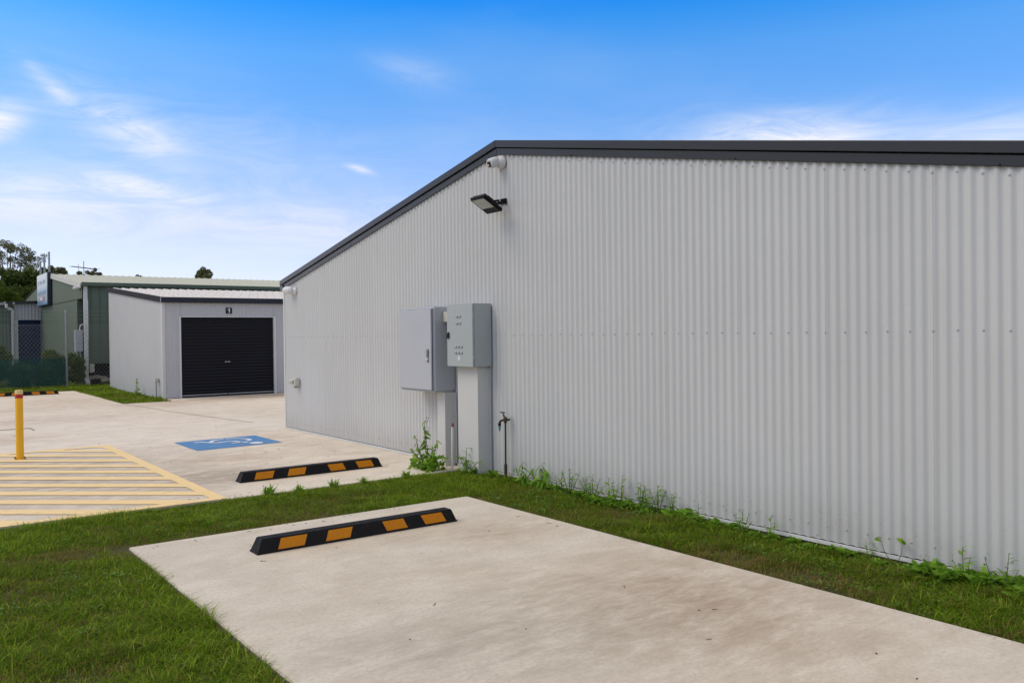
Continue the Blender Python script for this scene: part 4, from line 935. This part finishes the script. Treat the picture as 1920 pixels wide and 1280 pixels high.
weed((5.14,7.22,-.035), [((0,.0,.08),(0,0,0))], 4, .15, 'oval', 'low broad-leaved weed between the wide duct and the garden tap', 'weed', None, 9, 24)
G1 = 'small weeds along the foot of the warehouse wall'
LB1 = 'small leafy weed growing at the foot of the warehouse wall'
wk = [weed((5.17,6.70,-.035), [((0,.0,.24),(0,.02,.01)),((0,-.16,.19),(0,-.05,.06)),((0,.12,.18),(0,.03,.03)),((-.03,-.05,.14),(0,0,.02))], 10, .12, 'lance', LB1, 'weed', G1, 20, 30, droop=1.3),
      weed((5.18,5.75,-.035), [((0,.0,.22),(0,0,0)),((-.03,.07,.18),(0,0,0)),((.0,-.06,.19),(0,0,0)),((-.04,.02,.16),(0,0,0)),((-.02,-.10,.14),(0,0,0))], 11, .07, 'lance', LB1, 'weed', G1, 21, 44, spread=.55),
      weed((5.16,5.42,-.035), [((0,.02,.24),(0,0,0)),((.0,-.10,.20),(0,-.02,.0)),((-.04,.08,.14),(0,0,0))], 8, .10, 'lance', LB1, 'weed', G1, 22, 70),
      weed((5.17,4.6,-.035), [((0,.0,.08),(0,0,0)),((-.03,.05,.06),(0,0,0))], 6, .15, 'lance', LB1, 'weed', G1, 23, 60)]
def dupw(src, loc, rz, s, label=None, group=None):
    r = src.copy(); COL.objects.link(r); r.location = loc; r.rotation_euler = (0,0,rz); r.scale = (s,s,s)
    if label: r['label'] = label
    if group: r['group'] = group
    for ch in src.children:
        c = ch.copy(); COL.objects.link(c); c.parent = r
for i, (y, k, s) in enumerate(((6.55,3,.6),(6.42,0,.85),(6.28,3,.8),(6.10,2,.75),(5.95,1,.95),(5.84,3,.8),(5.62,1,.9),(5.52,3,.9),(5.3,2,.9),(5.2,3,.9),(5.1,1,.85),(5.0,2,.7),(4.88,1,.9),(4.8,3,.7),(4.70,1,.75),(4.5,3,.8),(4.4,2,.6),(4.28,3,.8),(4.12,3,.75),(3.98,1,.7),(3.88,3,.6),(3.75,2,.6),(3.6,3,.6),(3.42,3,.6),(3.28,3,.65),(3.14,3,.7),(3.02,2,.45),(2.9,3,.55),(2.74,3,.5),(2.62,3,1.0),(2.54,3,1.1),(2.47,3,1.0),(2.40,2,.7),(2.34,3,1.1),(2.28,3,1.1),(2.21,3,1.15),(2.14,2,.8),(2.08,3,1.2),(2.0,3,1.1),(1.92,3,1.2),(1.84,3,1.1),(1.72,3,.9),(1.6,3,.9))):
    dupw(wk[k], (5.16+random.uniform(-.06,.06), y, -.035), random.uniform(0,6.28), s*(.95 if k == 3 else 1.3))
weed((5.20,2.83,-.035), [((-.02,.09,.19),(0,.02,0)),((.0,-.05,.20),(0,-.02,0))], 2, .10, 'oval', 'two-stemmed seedling with pale rounded leaves against the wall at the right', 'weed', None, 40, 3, r=.0028, low=.75)
# tufts at the driveway edge
G2 = 'grass tufts along the driveway edge'
def tuft(loc, n_, ln, label, seed):
    rg = random.Random(seed); t = thing('grass_tuft', loc, label, 'grass tuft', G2); sp = []
    for i in range(n_):
        a = rg.uniform(0,6.28); sp.append((Vector(loc) + Vector((rg.uniform(-.03,.03),rg.uniform(-.03,.03),0)), (math.cos(a),math.sin(a),rg.uniform(.7,3.5)), (0,0,1), ln*rg.uniform(.5,1.15), 'blade', rg.uniform(.1,.6)))
    V, F, T = leafs([(b,d,u,l_,s_,dr) for b,d,u,l_,s_,dr in sp]); V = [Vector(v) for v in V]
    raw_mesh('blades', V, F, M['weedleaf'], t, tint=T); return t
tf = tuft((2.95,7.79,-.03), 60, .17, 'tall pale grass tuft in front of the left end of the middle wheel stop', 60)
dupw(tf, (3.25,7.78,-.03), 1.2, .75, 'second grass tuft right of the tall one before the middle wheel stop')
dupw(tf, (3.62,7.785,-.03), 2.3, .85, 'grass tuft before the right half of the middle wheel stop')
dupw(tf, (3.95,7.79,-.03), .6, .7, 'grass tuft before the right end of the middle wheel stop')
dupw(tf, (4.45,7.79,-.03), 1.6, .8, 'grass tuft between the middle wheel stop and the tall arrow-leaved weed')
dupw(tf, (1.85,7.74,-.03), 4.0, .45, 'small grass tuft at the lower edge of the yellow hatching')
dupw(tf, (.92,7.70,-.03), 5.0, .55, 'small grass tuft at the lower left corner of the yellow hatching')
dupw(tf, (2.10,6.85,-.03), 3.0, .6, 'upright grass tuft in the lawn strip behind the foreground pad')
weed((5.36,23.4,-.05), [((0,.05,.5),(0,0,0)),((0,-.15,.3),(0,0,0))], 12, .12, 'oval', 'knee-high weed beside the storage shed side wall', 'weed', None, 70, 12)
weed((4.55,28.0,-.05), [((0,.05,.3),(0,0,0)),((.1,-.15,.25),(0,0,0))], 12, .14, 'oval', 'bright low weed at the foot of the fence post', 'weed', None, 71, 20)
weed((5.3,26.6,-.05), [((0,.05,.35),(0,0,0)),((-.1,-.25,.3),(0,0,0))], 12, .10, 'lance', 'thin weed at the back corner of the storage shed', 'weed', None, 72, 14)
